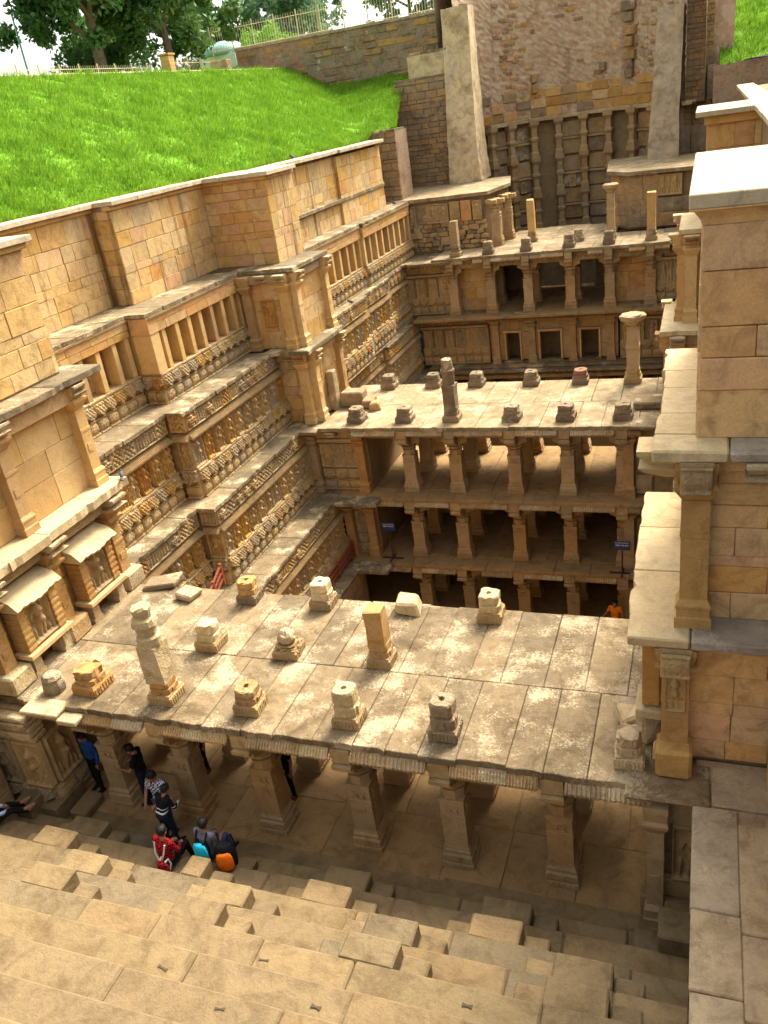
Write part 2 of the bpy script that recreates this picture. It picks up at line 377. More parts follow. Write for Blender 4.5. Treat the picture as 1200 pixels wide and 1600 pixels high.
def cap2(U, V, x0, y0, x1, y1, r0, r1=None):
    r1 = r0 if r1 is None else r1
    dx, dy = x1-x0, y1-y0; L = dx*dx+dy*dy+1e-9
    t = np.clip(((U-x0)*dx+(V-y0)*dy)/L, 0, 1); r = r0+(r1-r0)*t
    d2 = (U-x0-t*dx)**2+(V-y0-t*dy)**2
    return np.sqrt(np.maximum(r*r-d2, 0))
def fig_h(U, V, w, h, var):
    s = h; sgn = -1 if var % 2 else 1; u = U*sgn; H = np.zeros_like(U)
    b = [0.03, 0.0, 0.045, 0.02, -0.02, .03][var % 6]*s
    L = [(0, .80, 0, .81, .068), (0, .86, .0, .95, .055, .02), (-.0, .70, b/s, .52, .085, .06), (b/s, .47, b/s, .46, .092),
         (b/s-.035, .45, -.05, .08, .056, .036), (b/s+.045, .45, .06+.02*(var % 3), .08, .056, .036), (0, .74, 0, .73, .10)]
    if var % 3 == 0: L += [(-.1, .71, -.17, .55, .036, .03), (-.17, .55, -.08, .44, .03), (.1, .71, .17, .60, .036), (.17, .60, .15, .86, .03, .025)]
    elif var % 3 == 1: L += [(-.1, .71, -.16, .52, .036), (-.16, .52, -.15, .36, .03), (.1, .71, .16, .54, .036), (.16, .54, .06, .60, .028)]
    else: L += [(-.1, .72, -.18, .84, .034), (-.18, .84, -.06, .93, .028), (.1, .70, .18, .58, .034), (.18, .58, .19, .34, .03)]
    if var % 2 == 0: L += [(-.19, .06, -.18, .26, .04), (-.18, .31, -.18, .32, .035), (.2, .06, .2, .2, .04)]
    else: L += [(.2, .06, .19, .30, .04), (.19, .35, .19, .36, .034), (-.2, .05, -.2, .22, .045)]
    for q in L:
        x0, y0, x1, y1, r0 = [k*s for k in q[:5]]; r1 = (q[5] if len(q) > 5 else q[4])*s
        H = np.maximum(H, cap2(u, V, x0, y0, x1, y1, r0, r1))
    H = np.where(V < .07*h, np.maximum(H, .07*h), H)
    return H
def fig_panel_h(w, h, var, frame=True):
    def f(U, V):
        H = fig_h(U, V, w, h, var)*1.25
        if frame:
            e = np.abs(U) > w/2*.86
            H = np.where(e, .07+.015*np.sin(V/h*26), H)
            H = np.where(V > h*.955, .08, H); H = np.where(V < h*.05, .09, H)
        return H
    return f
FIG = [relief('figure_relief_%d' % k, .42, .95, 22, 40, fig_panel_h(.42, .95, k), .06, .003, k) for k in range(6)]
FIGW = [relief('figure_wide_%d' % k, .62, 1.0, 28, 40, (lambda k: (lambda U, V: np.maximum(fig_h(U, V, .62, 1.0, k)*1.3, np.where((np.abs(U) > .27) | (V > .95), .07, 0))))(k), .06, .003, k) for k in range(3)]
def tier_fig(k):
    rs = np.random.RandomState(k); n = 4+(k % 2); ph = rs.uniform(-.02, .02, n)
    def f(U, V, w=.5, h=.44):
        v = V/h; H = .05+.13*np.sin(np.clip(v, 0, 1)*math.pi*.92+.12)**.7*np.sqrt(np.clip(1-(U/(w/2))**4*.75, 0, 1))
        for i in range(n):
            x = (-.5+(i+.5)/n)*w*.92; t = ph[i]
            H = np.maximum(H, H*.86+cap2(U, V, x, .07, x+t, .24, .032, .03)*.95)
            H = np.maximum(H, H*.86+cap2(U, V, x+t, .31, x+t, .315, .034)*1.0)
            H = np.maximum(H, H*.9+cap2(U, V, x-.03, .22, x+.03+t, .2, .014)*1.0)
        H = np.where(v < .10, .17, H); H = np.where(v > .93, .15, H); return H*(1-.55*(np.abs(U) > w*.485))
    return f
def tier_scal(k):
    rs = np.random.RandomState(k+50); a = rs.uniform(.7, 1.3); p0 = rs.uniform(0, 3)
    def f(U, V, w=.5, h=.44):
        v = V/h; edge = .26-.13*np.cos(U/(w/2)*math.pi)
        H = .10+.10*np.cos(np.clip(v, 0, 1)*1.35)
        H = H*np.sqrt(np.clip(1-(np.abs(U)/(w/2))**6*.6, 0, 1))
        lat = np.abs(np.sin((U*22*a+V*16)+p0))*np.abs(np.sin((U*22*a-V*16)))
        H = H+.035*(lat > .35)*(v > edge+.06)*(v < .93)
        H = np.where(v < edge, .09+.02*np.sin(U*60), H); H = np.where((v >= edge) & (v < edge+.07), H+.035, H)
        return np.where(v > .94, .13, H)
    return f
TIERF = [relief('frieze_figures_%d' % k, .5, .44, 30, 20, tier_fig(k), .06, .006, k) for k in range(4)]
TIERS = [relief('frieze_scallop_%d' % k, .5, .44, 24, 18, tier_scal(k), .06, .005, k) for k in range(3)]
def para_h(k):
    rs = np.random.RandomState(k+9); fx = rs.uniform(.8, 1.3)
    def f(U, V, w=.56, h=.5):
        x = U/(w/2); y = V/h*2-1
        if k % 3 == 0: H = .05*(np.abs(np.sin(5.5*(x+y)*fx))*np.abs(np.sin(5.5*(x-y)*fx)) > .3)
        elif k % 3 == 1: H = .055*np.clip(1.05-np.abs(x)-np.abs(y), 0, .35)/.35+.04*(np.abs(np.sin(9*x))*np.abs(np.sin(9*y)) > .45)
        else:
            H = np.zeros_like(U)
            for cx in (-.14, .02, .16):
                H = np.maximum(H, cap2(U, V, cx, .1, cx+.02, .28, .05, .04)); H = np.maximum(H, cap2(U, V, cx, .36, cx, .37, .045))
        fr = (np.abs(x) > .88) | (np.abs(y) > .88)
        return np.where(fr, .05, H)
    return f
PARA = [relief('parapet_relief_%d' % k, .56, .5, 24, 20, para_h(k), .06, .005, k) for k in range(6)]
def eave_mesh(w=.6, drop=.15, out=.2, ribs=9, th=.06, wob=0.0, seed=0):
    rs = np.random.RandomState(seed); nu = ribs*4; V = []; F = []
    for i in range(nu+1):
        x = -w/2+w*i/nu; r = .022 if i % 4 in (1, 2) else -.016; ww = wob*rs.uniform(-1, 1) if i % 4 == 0 else 0
        o = out+ww
        V += [(x, 0.0, drop), (x, -o*.5-r*.6, drop*.72+r*.6), (x, -o-r*.7, 0+r*.4), (x, -o-r*.6+.01, -th), (x, 0.0, drop-th*2)]
    for i in range(nu):
        for k in range(4): F.append((i*5+k, i*5+k+1, (i+1)*5+k+1, (i+1)*5+k))
    F.append((4, 3, 2, 1, 0)); o = nu*5; F.append((o, o+1, o+2, o+3, o+4))
    m = MB(); m.add(V, F); return m.mesh('eave')
EAVE = [eave_mesh(seed=k, wob=.015) for k in range(3)]
def dentil_mesh(w=.6, n=9):
    m = MB()
    for k in range(n):
        x = -w/2+w*(k+.5)/n; m.box(x-w/n*.28, x+w/n*.28, -.06, 0, -.06, 0)
    return m.mesh('dentil')
DENT = dentil_mesh()
# ------------------------------------------------------------------ wall vocabulary
def units(u0, u1, w):
    n = max(1, round((u1-u0)/w)); d = (u1-u0)/n
    return [(u0+(k+.5)*d, d) for k in range(n)]
def ledge(run, par, u0, u1, z, depth, o_lip=0.0, thick=.13, mat='ledge', ls=(.8, 1.7), wob=.035, name='ledge_slab', gap=.012):
    u = u0
    while u < u1-.05:
        l = RND.uniform(*ls)
        if u1-u-l < ls[0]*.6: l = u1-u
        o1 = o_lip+RND.uniform(-wob, wob*.4); run.put(name, ragged(l-gap, depth+o1-o_lip, thick, min(.03, wob)), mat, par, u+l/2, (o_lip-depth+o1)/2, z-thick/2+RND.uniform(-.006, .006))
        u += l
def tiers(run, par, u0, u1, zb, o=-.24, h=.46, mat='carved', mat2='carved'):
    for (u, d) in units(u0, u1, .5):
        run.put('carved_frieze_block', RND.choice(TIERF), mat, par, u, o, zb, (d/.5*.97, 1.35, h/.44))
    for (u, d) in units(u0, u1, .5):
        m2 = mat2 if RND.random() < .8 else 'carved_orange'
        run.put('scalloped_frieze_block', RND.choice(TIERS), m2, par, u, o, zb+h, (d/.5*.97, 1.35, h/.44))
def colonnade(run, par, u0, u1, zb, zt, sp=.8):
    tiers(run, par, u0, u1, zb, -.24)
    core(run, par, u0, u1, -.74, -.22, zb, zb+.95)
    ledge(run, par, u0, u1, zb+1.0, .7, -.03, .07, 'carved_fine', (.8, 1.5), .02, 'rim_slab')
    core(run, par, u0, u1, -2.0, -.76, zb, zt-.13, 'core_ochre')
    ashlar(run, par, u0, u1, zb+1.0, zt-.68, -.68, 'ashlar', (.5, .75), (.6, 1.0), .07)
    n = max(1, round((u1-u0)/sp)); d = (u1-u0)/n
    for k in range(n+1):
        u = u0+k*d
        u = min(max(u, u0+.14), u1-.14)
        run.block('plain_pillar', 'pillar_plain', par, u-.11, u+.11, -.5, -.1+RND.uniform(-.01, .01), zb+1.0, zt-.68, .012, .003)
    ashlar(run, par, u0, u1, zt-.68, zt-.2, -.06, 'ashlar_warm', (.2, .3), (.8, 1.4), .5, name='beam_block')
    for (u, d) in units(u0, u1, .6): run.put('dentil_course', DENT, 'carved_fine', par, u, -.05, zt-.132, (d/.6, 1, 1))
def niches(run, par, u0, u1, zb, zt, sp=.62, orange=.3, cu=None):
    cu = u1 if cu is None else cu
    H = zt-zb; k = H/2.95
    tiers(run, par, u0, u1, zb, -.24, .45*k)
    core(run, par, u0, cu, -.56, -.22, zb, zb+.9*k)
    ledge(run, par, u0, u1, zb+.98*k, .6, -.02, .075, 'carved_fine', (.7, 1.4), .03, 'rim_slab')
    core(run, par, u0, cu, -1.9, -.58, zb, zt-.13, 'core_ochre')
    for (u, d) in units(u0, u1, sp):
        wide = RND.random() < .2
        mt = 'carved_orange' if RND.random() < orange else 'carved'
        o = -.2+RND.uniform(-.05, .03)
        run.put('carved_figure_panel', RND.choice(FIGW if wide else FIG), mt, par, u, o, zb+.98*k, ((d/.62*.98) if wide else 1, 1.45, (1.0 if wide else 1.06)*k))
        ww = .30*d/.62 if wide else .21
        run.block('panel_pier', mt, par, u-ww+.004, u+ww-.004, -.56, o-.055, zb+.985*k, zb+1.98*k, .008)
    core(run, par, u0, cu, -.56, -.2, zb+2.0*k, zt-.135)
    for (u, d) in units(u0, u1, .6):
        run.put('eave_block', RND.choice(EAVE), 'carved_fine', par, u, -.2, zb+2.03*k, (d/.6*.992, 1.0, 1))
    for (u, d) in units(u0, u1, .56):
        run.put('parapet_panel', RND.choice(PARA), 'carved_orange' if RND.random() < .15 else 'carved', par, u, -.16, zb+2.28*k, (d/.56*.965, 1.5, (.53*k)/.5))
Z3, Z2, Z1, Z0, ZC = -0.05, 2.8, 5.8, 8.75, 12.0
# ------------------------------------------------------------------ near left terrace wall (between the near and middle pavilions)
tw = thing('terrace_wall', 'tall left wall of carved stepped terraces between the near and the middle pavilion', 'wall', (-3, 10, -5.8), 'carved terrace walls')
def L(x, y0): return Run(x, y0, 90)
Ya, Yb = 4.3, 17.1
# top masonry
r = L(-6.2, Ya); core(r, tw, 0, 12.4-Ya, -1.2, -.03, 8.6, 11.86, 'core'); ashlar(r, tw, 0, 12.4-Ya, Z0, 11.72, 0)
r.block('cornice_moulding', 'ashlar_warm', tw, 0, 12.4-Ya, -.2, .1, 11.72, 11.86)
ledge(r, tw, 0, 12.3-Ya, ZC, .75, .26, .14, 'cap', (1.0, 1.9), .01, 'coping_slab')
r = L(-5.45, 12.4); core(r, tw, 0, 5.7, -1.9, -.03, 8.6, 11.86, 'core'); ashlar(r, tw, 0, 5.7, Z0, 11.72, 0)
r.block('cornice_moulding', 'ashlar_warm', tw, -.1, 5.7, -.2, .1, 11.72, 11.86)
ledge(r, tw, -.12, 5.7, ZC, 1.5, .26, .14, 'cap', (1.0, 1.9), .01, 'coping_slab')
r = Run(-6.2, 12.4, 0); ashlar(r, tw, 0, .75, Z0, 11.72, .02, 'ashlar', thick=.1)
# L0 ledge and storey below
YS0, YS1, YS2 = 10.9, 10.05, 9.4
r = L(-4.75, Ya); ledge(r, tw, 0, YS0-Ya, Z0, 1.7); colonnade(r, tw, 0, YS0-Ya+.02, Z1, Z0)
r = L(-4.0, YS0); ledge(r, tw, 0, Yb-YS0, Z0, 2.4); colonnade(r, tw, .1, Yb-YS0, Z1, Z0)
rr = Run(-4.85, YS0, 0); rr.block('corner_pier', 'pillar_plain', tw, .1, .78, -.55, -.06, Z1+1.0, Z0-.68)
rr.block('corner_pier', 'ashlar_warm', tw, .1, .8, -.55, -.03, Z0-.68, Z0-.15); tiers(rr, tw, .05, .8, Z1, -.24)
# L1
r = L(-3.6, Ya); ledge(r, tw, 0, YS1-Ya, Z1, 1.9); niches(r, tw, 0, YS1-Ya+.02, Z2, Z1, .66, .6)
r = L(-2.95, YS1); ledge(r, tw, 0, Yb-YS1-.6, Z1, 2.4); niches(r, tw, .2, Yb-YS1, Z2, Z1, .66, .45)
rr = Run(-3.75, YS1, 0); niches(rr, tw, .1, .68, Z2, Z1, .6, .2, .2)
# L2
r = L(-2.85, Ya); ledge(r, tw, 0, YS2-Ya, Z2, 1.5); niches(r, tw, 0, YS2-Ya+.02, Z3, Z2, .66, .35)
r = L(-2.2, YS2); ledge(r, tw, 0, 16.2-YS2, Z2, 2.0); niches(r, tw, .2, 16.9-YS2, Z3, Z2, .6, .1)
rr = Run(-3.0, YS2, 0); niches(rr, tw, .1, .68, Z3, Z2, .6, .0, .2)
# L3 and below
r = L(-1.15, Ya+.3); ledge(r, tw, 0, 15.75-Ya-.3, Z3, 1.6); niches(r, tw, 0, 16.6-Ya-.3, -2.95, Z3, .62, .0)
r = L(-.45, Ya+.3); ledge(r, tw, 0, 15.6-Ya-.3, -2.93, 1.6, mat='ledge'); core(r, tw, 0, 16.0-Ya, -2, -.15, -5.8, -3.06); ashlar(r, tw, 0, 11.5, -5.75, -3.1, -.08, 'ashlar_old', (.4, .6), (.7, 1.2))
# ------------------------------------------------------------------ far left terrace wall (middle to far pavilion)
tf = thing('terrace_wall', 'receding left wall of carved terraces between the middle and the far pavilion', 'wall', (-3.5, 27, -5.8), 'carved terrace walls')
Yc, Yd = 20.2, 34.4
r = L(-3.95, Yc); core(r, tf, 0, Yd-Yc-1, -1.6, -.03, 8.6, 11.86, 'core')
ashlar(r, tf, 0, 7.2, Z0, 11.72, 0, 'ashlar'); ashlar(r, tf, 7.2, Yd-Yc-1, Z0, 11.72, .14, 'ashlar')
r.block('cornice_moulding', 'ledge', tf, 0, Yd-Yc-1, -.2, .2, 9.75, 9.9)
ledge(r, tf, 0, 7.2, ZC, .9, .3, .15, 'cap', (1.2, 2.0), .01, 'coping_slab'); ledge(r, tf, 7.2, Yd-Yc-.9, ZC, .9, .42, .15, 'cap', (1.2, 2.0), .01, 'coping_slab')
for a, b_, dx in ((0, 7.0, 0.0), (7.0, Yd-Yc, .14)):
    r = L(-3.0+dx, Yc+a); ledge(r, tf, 0, b_-a, Z0, 1.3); colonnade(r, tf, 0, b_-a, Z1, Z0, .85)
for a, b_, dx in ((0, 5.2, 0.0), (5.2, 9.0, -.2), (9.0, Yd-Yc-1.6, -.4)):
    r = L(-2.4+dx, Yc+a); ledge(r, tf, 0, b_-a, Z1, 1.4); niches(r, tf, 0, b_-a, Z2, Z1, .62, .25)
for a, b_, dx in ((0, 7.0, -.25), (7.0, Yd-Yc-1.9, 0.0)):
    r = L(-2.4+dx, Yc+a); ledge(r, tf, 0, b_-a, Z2, 1.5); niches(r, tf, 0, b_-a, Z3, Z2, .6, .0)
r = L(-1.15, Yc+.9); core(r, tf, 0, 12, -2, -.1, -5.8, -.1); ledge(r, tf, 0, 11.5, Z3, 1.6)
# ------------------------------------------------------------------ buttress blocks flanking the pavilions
def pilaster_mesh(h, w=.34, d=.24):
    m = MB(); q = w/2
    m.loft([[(a*s, -b*t, z) for a, b in ((-1, 0), (-1, 1), (1, 1), (1, 0))][::-1] for s, t, z in
            ((q*1.35, d*1.3, 0), (q*1.35, d*1.3, .16), (q*1.2, d*1.2, .18), (q*1.2, d*1.2, .3), (q*1.3, d*1.25, .32), (q*1.3, d*1.25, .36), (q, d, .44), (q, d, h-.62))])
    m.loft([[(a*s, -b*t, z) for a, b in ((-1, 0), (-1, 1), (1, 1), (1, 0))][::-1] for s, t, z in
            ((q*.92, d*.95, h-.62), (q*1.1, d*1.1, h-.56), (q*1.45, d*1.55, h-.42), (q*1.5, d*1.6, h-.36), (q*1.25, d*1.3, h-.34), (q*1.45, d*1.55, h-.12), (q*1.45, d*1.55, h-.02))])
    m.box(-q*.5, q*.5, -d*1.06, -d*.9, .9, 1.1); m.box(-q*1.06, q*1.06, -d*1.06, 0, h*.55, h*.55+.07)
    return m.mesh('pilaster')
PIL = pilaster_mesh(2.6)
def shrine_mesh(part):
    m = MB()
    if part == 'frame':
        for s in (-1, 1):
            m.box(s*.5-.11, s*.5+.11, -.42, 0, .62, 1.75, .01)
            for k in range(7): m.box(s*.5-.125, s*.5+.125, -.435, -.02, .68+k*.15, .74+k*.15)
        m.box(-.5, .5, -.12, 0, .62, 1.75)
    elif part == 'sill': m.box(-.72, .72, -.52, 0, .5, .62, .015)
    elif part == 'leg':
        m.loft([[(x*h, -.4 if y else 0, z) for x, y in ((-1, 0), (1, 0), (1, 1), (-1, 1))][::-1] for h, z in ((.16, 0), (.16, .1), (.12, .14), (.12, .5))])
    elif part == 'roof':
        n = 14; V = []; F = []
        for i in range(n+1):
            x = -.72+1.44*i/n; dz = .012*math.cos(i*math.pi)+.03*math.sin(i/n*math.pi*3)
            V += [(x, 0, 2.1), (x, -.42, 1.98), (x, -.62, 1.78+dz), (x, -.58, 1.72+dz), (x, 0, 1.76)]
        for i in range(n):
            for k in range(4): F.append((i*5+k, i*5+k+1, (i+1)*5+k+1, (i+1)*5+k))
        F.append((4, 3, 2, 1, 0)); o = n*5; F.append((o, o+1, o+2, o+3, o+4)); m.add(V, F)
    return m.mesh('shrine_'+part)
SHR = {k: shrine_mesh(k) for k in ('frame', 'sill', 'leg', 'roof')}
def shrine(run, par, u, out, z, k=1.0):
    f = run.put('miniature_shrine', SHR['frame'], 'stub_orange', par, u, out, z, (k, k, k))
    run.put('shrine_roof', SHR['roof'], 'ledge_bright', f, u, out, z, (k, k, k)); run.put('shrine_sill', SHR['sill'], 'pillar_plain', f, u, out, z, (k, k, k))
    for s in (-1, 1): run.put('shrine_leg', SHR['leg'], 'stub_stone', f, u+s*.5*k, out, z, (k, k, k))
    run.put('shrine_figure', FIGW[RND.randrange(3)], 'carved_fine', f, u, out+.26*k, z+.66*k, (1.15*k, 1.7, 1.02*k))
def bracket_block(run, par, u, out, z, mat='stub_stone', s=1.0):
    m = MB(); m.loft([[(a*x*s, -b*y*s, zz*s) for a, b in ((-1, 0), (1, 0), (1, 1), (-1, 1))][::-1] for x, y, zz in ((.12, .2, -.34), (.2, .42, -.26), (.22, .48, -.2), (.17, .36, -.18), (.22, .5, -.05), (.22, .5, 0))])
    return run.put('bracket_capital', m, mat, par, u, out, z)
def dark_box(run, par, u0, u1, o0, o1, z0, z1, mat='core'): return core(run, par, u0, u1, o0, o1, z0, z1, mat)
# --- front left buttress
bl = thing('stone_buttress', 'near left stone buttress with miniature shrines above the near pavilion roof', 'buttress', (-3, 2, 3.1), 'buttress blocks beside the pavilions')
r = L(-2.3, -3.0); core(r, bl, 0, 7.8, -2.6, -.03, 8.6, 11.86); ashlar(r, bl, 0, 7.8, 8.85, 11.72, 0)
rb = Run(-2.3, 4.8, 180); ashlar(rb, bl, 0, 2.6, 8.85, 11.72, 0)
r.block('cornice_moulding', 'ashlar_warm', bl, 0, 7.9, -.2, .1, 11.72, 11.86); ledge(r, bl, 0, 8.0, ZC, 2.6, .22, .14, 'cap', (1.0, 1.9), .01, 'coping_slab')
r = L(-1.6, -3.0); ledge(r, bl, 0, 8.5, 8.8, 1.2, 0, .16, 'ledge', (1.0, 1.8), .05)
r = L(-2.1, -3.0); core(r, bl, 0, 7.9, -2.6, -.03, 5.8, 8.64); ashlar(r, bl, 0, 7.95, 6.0, 8.2, 0, 'pillar_plain', (.6, .9), (.9, 1.5)); r.block('beam_block', 'ashlar_warm', bl, 0, 7.95, -.2, .25, 8.2, 8.63)
for u in (.9, 2.7, 4.95, 7.55): r.put('pilaster', PIL, 'pillar_plain', bl, u, 0, 6.0)
for u in (.9, 2.7, 4.95, 7.55): bracket_block(r, bl, u, .0, 8.6, 'stub_stone', 1.0)
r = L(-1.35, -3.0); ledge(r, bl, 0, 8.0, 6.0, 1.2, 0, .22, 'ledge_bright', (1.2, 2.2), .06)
r = L(-2.05, -3.0); core(r, bl, 0, 7.8, -2.6, -.03, 3.0, 5.8, 'core_ochre'); ashlar(r, bl, 0, 7.8, 3.15, 5.4, 0, 'ashlar_warm', (.5, .8), (.7, 1.2)); r.block('beam_block', 'carved_fine', bl, 0, 7.9, -.2, .35, 5.4, 5.78)
for u in (3.05, 5.05, 7.35): r.put('pilaster', PIL, 'stub_orange', bl, u, 0, 3.15, (1.05, 1.3, .9)); 
for u in (3.1, 5.1, 7.4): bracket_block(r, bl, u, .1, 5.72, 'stub_stone', 1.25)
for u in (3.05, 5.05, 7.35): r.block('pilaster_plinth', 'stub_stone', bl, u-.34, u+.34, 0, .56, 3.15, 3.62, .04, .01)
shrine(r, bl, 4.08, .12, 3.15, 1.0); shrine(r, bl, 6.2, .12, 3.15, 1.0)
rb = Run(-2.1, 4.9, 180); ashlar(rb, bl, 0, 2.5, 3.15, 8.2, 0, 'ashlar_warm', (.5, .8), (.7, 1.2))
# lower front-left carved pier beside the steps
lp = thing('carved_pier', 'carved stone pier with a figure left of the near pavilion beside the steps', 'pier', (-2.2, 0, 0))
r = Run(-3.6, -.45, 0); core(r, lp, 0, 2.35, -4.6, -.05, 0, 2.95); r.block('pier_plinth', 'carved_fine', lp, .9, 2.4, -.3, .12, 0, .42, .03)
for u in (1.2, 2.05): r.put('carved_figure_panel', FIGW[1], 'carved', lp, u, .02, .85, (1.15, 1.3, 1.25))
for (u, d) in units(.9, 2.35, .5): r.put('carved_frieze_block', RND.choice(TIERS), 'carved', lp, u, -.02, .42, (d/.5, 1, 1))
for k in range(5): r.block('moulding_course', 'stub_stone', lp, .85+.03*k, 2.42-.02*(k % 2), -.3, .1+.05*(k % 2)+.02*k, 2.15+k*.15, 2.28+k*.15, .03)
r2 = L(-1.22, -.45); 
for u in (.5, 1.5, 3.2): r2.put('carved_figure_panel', FIGW[2], 'carved', lp, u, .02, .85, (1.2, 1.3, 1.25))
for (u, d) in units(0, 4.6, .5): r2.put('carved_frieze_block', RND.choice(TIERF), 'carved', lp, u, -.02, .35, (d/.5, 1, 1))
# wall left of the steps
ls = thing('side_wall', 'plain stone side wall left of the descending steps', 'wall', (-2.4, -6, 0), 'stair side walls')
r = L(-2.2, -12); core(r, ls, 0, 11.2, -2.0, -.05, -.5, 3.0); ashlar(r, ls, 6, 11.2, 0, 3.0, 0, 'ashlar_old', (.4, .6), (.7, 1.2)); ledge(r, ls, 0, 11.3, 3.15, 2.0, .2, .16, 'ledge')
# --- middle left buttress
bm = thing('stone_buttress', 'left stone buttress with carved pilasters above the middle pavilion roof', 'buttress', (-3, 18.5, 2.8), 'buttress blocks beside the pavilions')
r = Run(-5.45, 18.1, 0); core(r, bm, 0, 2.65, -2.3, -.03, 8.6, 11.86); ashlar(r, bm, 0, 2.65, Z0, 11.72, 0, 'ashlar_warm', ls=(.45, .9)); r.block('cornice_moulding', 'ashlar_warm', bm, -.1, 2.75, -.2, .1, 11.72, 11.86)
ledge(r, bm, -.1, 2.92, ZC, 2.5, .26, .15, 'cap', (1.0, 1.6), .01, 'coping_slab')
r = L(-2.8, 18.1); ashlar(r, bm, 0, 2.3, Z0, 11.72, .01, 'ashlar', ls=(.4, .8)); r.block('cornice_moulding', 'ashlar_warm', bm, -.05, 2.3, -.15, .1, 11.72, 11.86)
r = Run(-5.0, 17.0, 0)
ledge(r, bm, .6, 3.25, Z0+.01, 3.4, .12, .16, 'ledge', (1.0, 1.6), .05); 
r = L(-1.75, 16.9); r.block('ledge_slab', 'ledge', bm, -.0, 3.3, -.9, -.0, Z0-.15, Z0+.016, .02)
def panel_storey(par, xl, xr, yf, yb, zb, zt, mat='ashlar_warm', side=1, fig=True):
    """two-faced corner storey: front faces -Y, inner face looks into the well (side=1: +X)"""
    r = Run(xl, yf, 0); W = xr-xl
    core(r, par, .05, W-.05, -(yb-yf)+.05, -.05, zb, zt-.16)
    ashlar(r, par, 0, W, zb, zt-.5, 0, mat, (.5, .8), (.6, 1.0)); r.block('beam_block', 'carved_fine', par, 0, W+.06, -.2, .16, zt-.5, zt-.17)
    r2 = Run(xr, yf, 90) if side > 0 else Run(xl, yb, -90)
    ashlar(r2, par, 0, yb-yf, zb, zt-.5, .01, mat, (.5, .8), (.7, 1.2)); r2.block('beam_block', 'carved_fine', par, -.02, yb-yf, -.2, .15, zt-.5, zt-.17)
    k = (zt-zb-.17)/2.6
    cu = W-.2 if side > 0 else .2
    for u in ((cu, .3) if fig else (cu,)): r.put('pilaster', PIL, 'pillar_plain', par, u, 0, zb, (1, 1, k))
    for u in (.22, yb-yf-.25): r2.put('pilaster', PIL, 'pillar_plain', par, u, 0, zb, (1, 1, k))
    bracket_block(r, par, cu, .02, zt-.17); bracket_block(r, par, W*.5, -.12, zt-.17); bracket_block(r2, par, .22, .02, zt-.17); bracket_block(r2, par, yb-yf-.25, .02, zt-.17)
    if fig: r.put('carved_figure_panel', FIG[2], 'carved_orange', par, W*.52, .02, zb+.85, (1.2, 1, 1.05))
panel_storey(bm, -4.1, -2.05, 17.05, 20.2, Z1, Z0)
r = Run(-4.2, 17.05, 0); ledge(r, bm, .9, 2.75, Z1+.01, 3.0, .62, .16, 'ledge', (.9, 1.4), .05)
r = L(-1.5, 16.5); r.block('ledge_slab', 'ledge', bm, .0, 3.6, -.8, .0, Z1-.14, Z1+.016, .02)
panel_storey(bm, -3.2, -1.85, 17.05, 20.0, Z2, Z1, 'ashlar', fig=False)
r = L(-1.85, 17.05); r.block('half_pillar', 'stub_stone', bm, 1.3, 1.7, 0, .32, Z2, Z2+1.6, .03)
# --- right front buttress
bR = thing('stone_buttress', 'tall right stone buttress close to the viewer with carved corner pilasters', 'buttress', (13, 3, 3.1), 'buttress blocks beside the pavilions')
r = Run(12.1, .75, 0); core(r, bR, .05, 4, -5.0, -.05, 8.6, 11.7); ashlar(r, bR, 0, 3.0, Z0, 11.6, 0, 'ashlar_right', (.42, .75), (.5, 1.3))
m = MB(); m.loft([[(a, -b_, z) for a, b_ in ((-o, -5.2), (-o, o), (4, o), (4, -5.2))] for o, z in ((.0, 11.6), (.03, 11.68), (.10, 11.78), (.16, 11.80), (.16, 11.82))]); r.put('cornice_moulding', m, 'ashlar_right', bR, 0, 0, 0)
for a, b_ in ((-.17, 1.1), (1.1, 2.6), (2.6, 4.0)): r.block('coping_slab', 'cap', bR, a+.005, b_-.005, -5.2, .17, 11.82, 12.0, .015)
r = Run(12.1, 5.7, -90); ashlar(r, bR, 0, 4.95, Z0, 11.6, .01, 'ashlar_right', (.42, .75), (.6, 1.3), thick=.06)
r = Run(11.52, .25, 0); 
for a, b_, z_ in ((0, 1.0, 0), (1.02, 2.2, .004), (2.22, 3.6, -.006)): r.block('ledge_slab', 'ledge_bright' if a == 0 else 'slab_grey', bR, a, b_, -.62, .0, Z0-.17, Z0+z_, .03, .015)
r = Run(11.52, 5.1, -90); ledge(r, bR, 0, 4.2, Z0, .7, 0, .17, 'ledge_bright', (.9, 1.5), .05)
def right_storey(xl, yf, zb, zt, mat):
    r = Run(xl, yf, 0); core(r, bR, .05, 3, -4.6, -.05, zb-.1, zt-.17); ashlar(r, bR, 0, 2.6, zb, zt-.45, 0, mat, (.28, .55), (.6, 1.4)); r.block('beam_block', 'ashlar_right', bR, 0, 2.6, -.2, .12, zt-.45, zt-.175)
    r2 = Run(xl, yf+4.6, -90); ashlar(r2, bR, 0, 4.6, zb, zt-.3, .01, mat, (.5, .8), (.6, 1.2), thick=.06)
    return r, r2
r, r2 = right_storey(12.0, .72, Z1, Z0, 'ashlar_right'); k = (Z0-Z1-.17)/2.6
r.put('pilaster', PIL, 'stub_orange', bR, .12, 0, Z1, (1.15, 1.15, k)); bracket_block(r, bR, .12, .0, Z0-.165, 'carved_fine', 1.0); bracket_block(r, bR, 1.0, -.05, Z0-.17, 'stub_stone', 1.2)
bracket_block(r2, bR, 4.4, .05, Z0-.17, 'ledge_bright', 1.3); r.put('capital_relief', TIERF[0], 'carved_fine', bR, .12, .47, Z0-.6, (.84, .7, .86))
r = Run(11.2, .02, 0); 
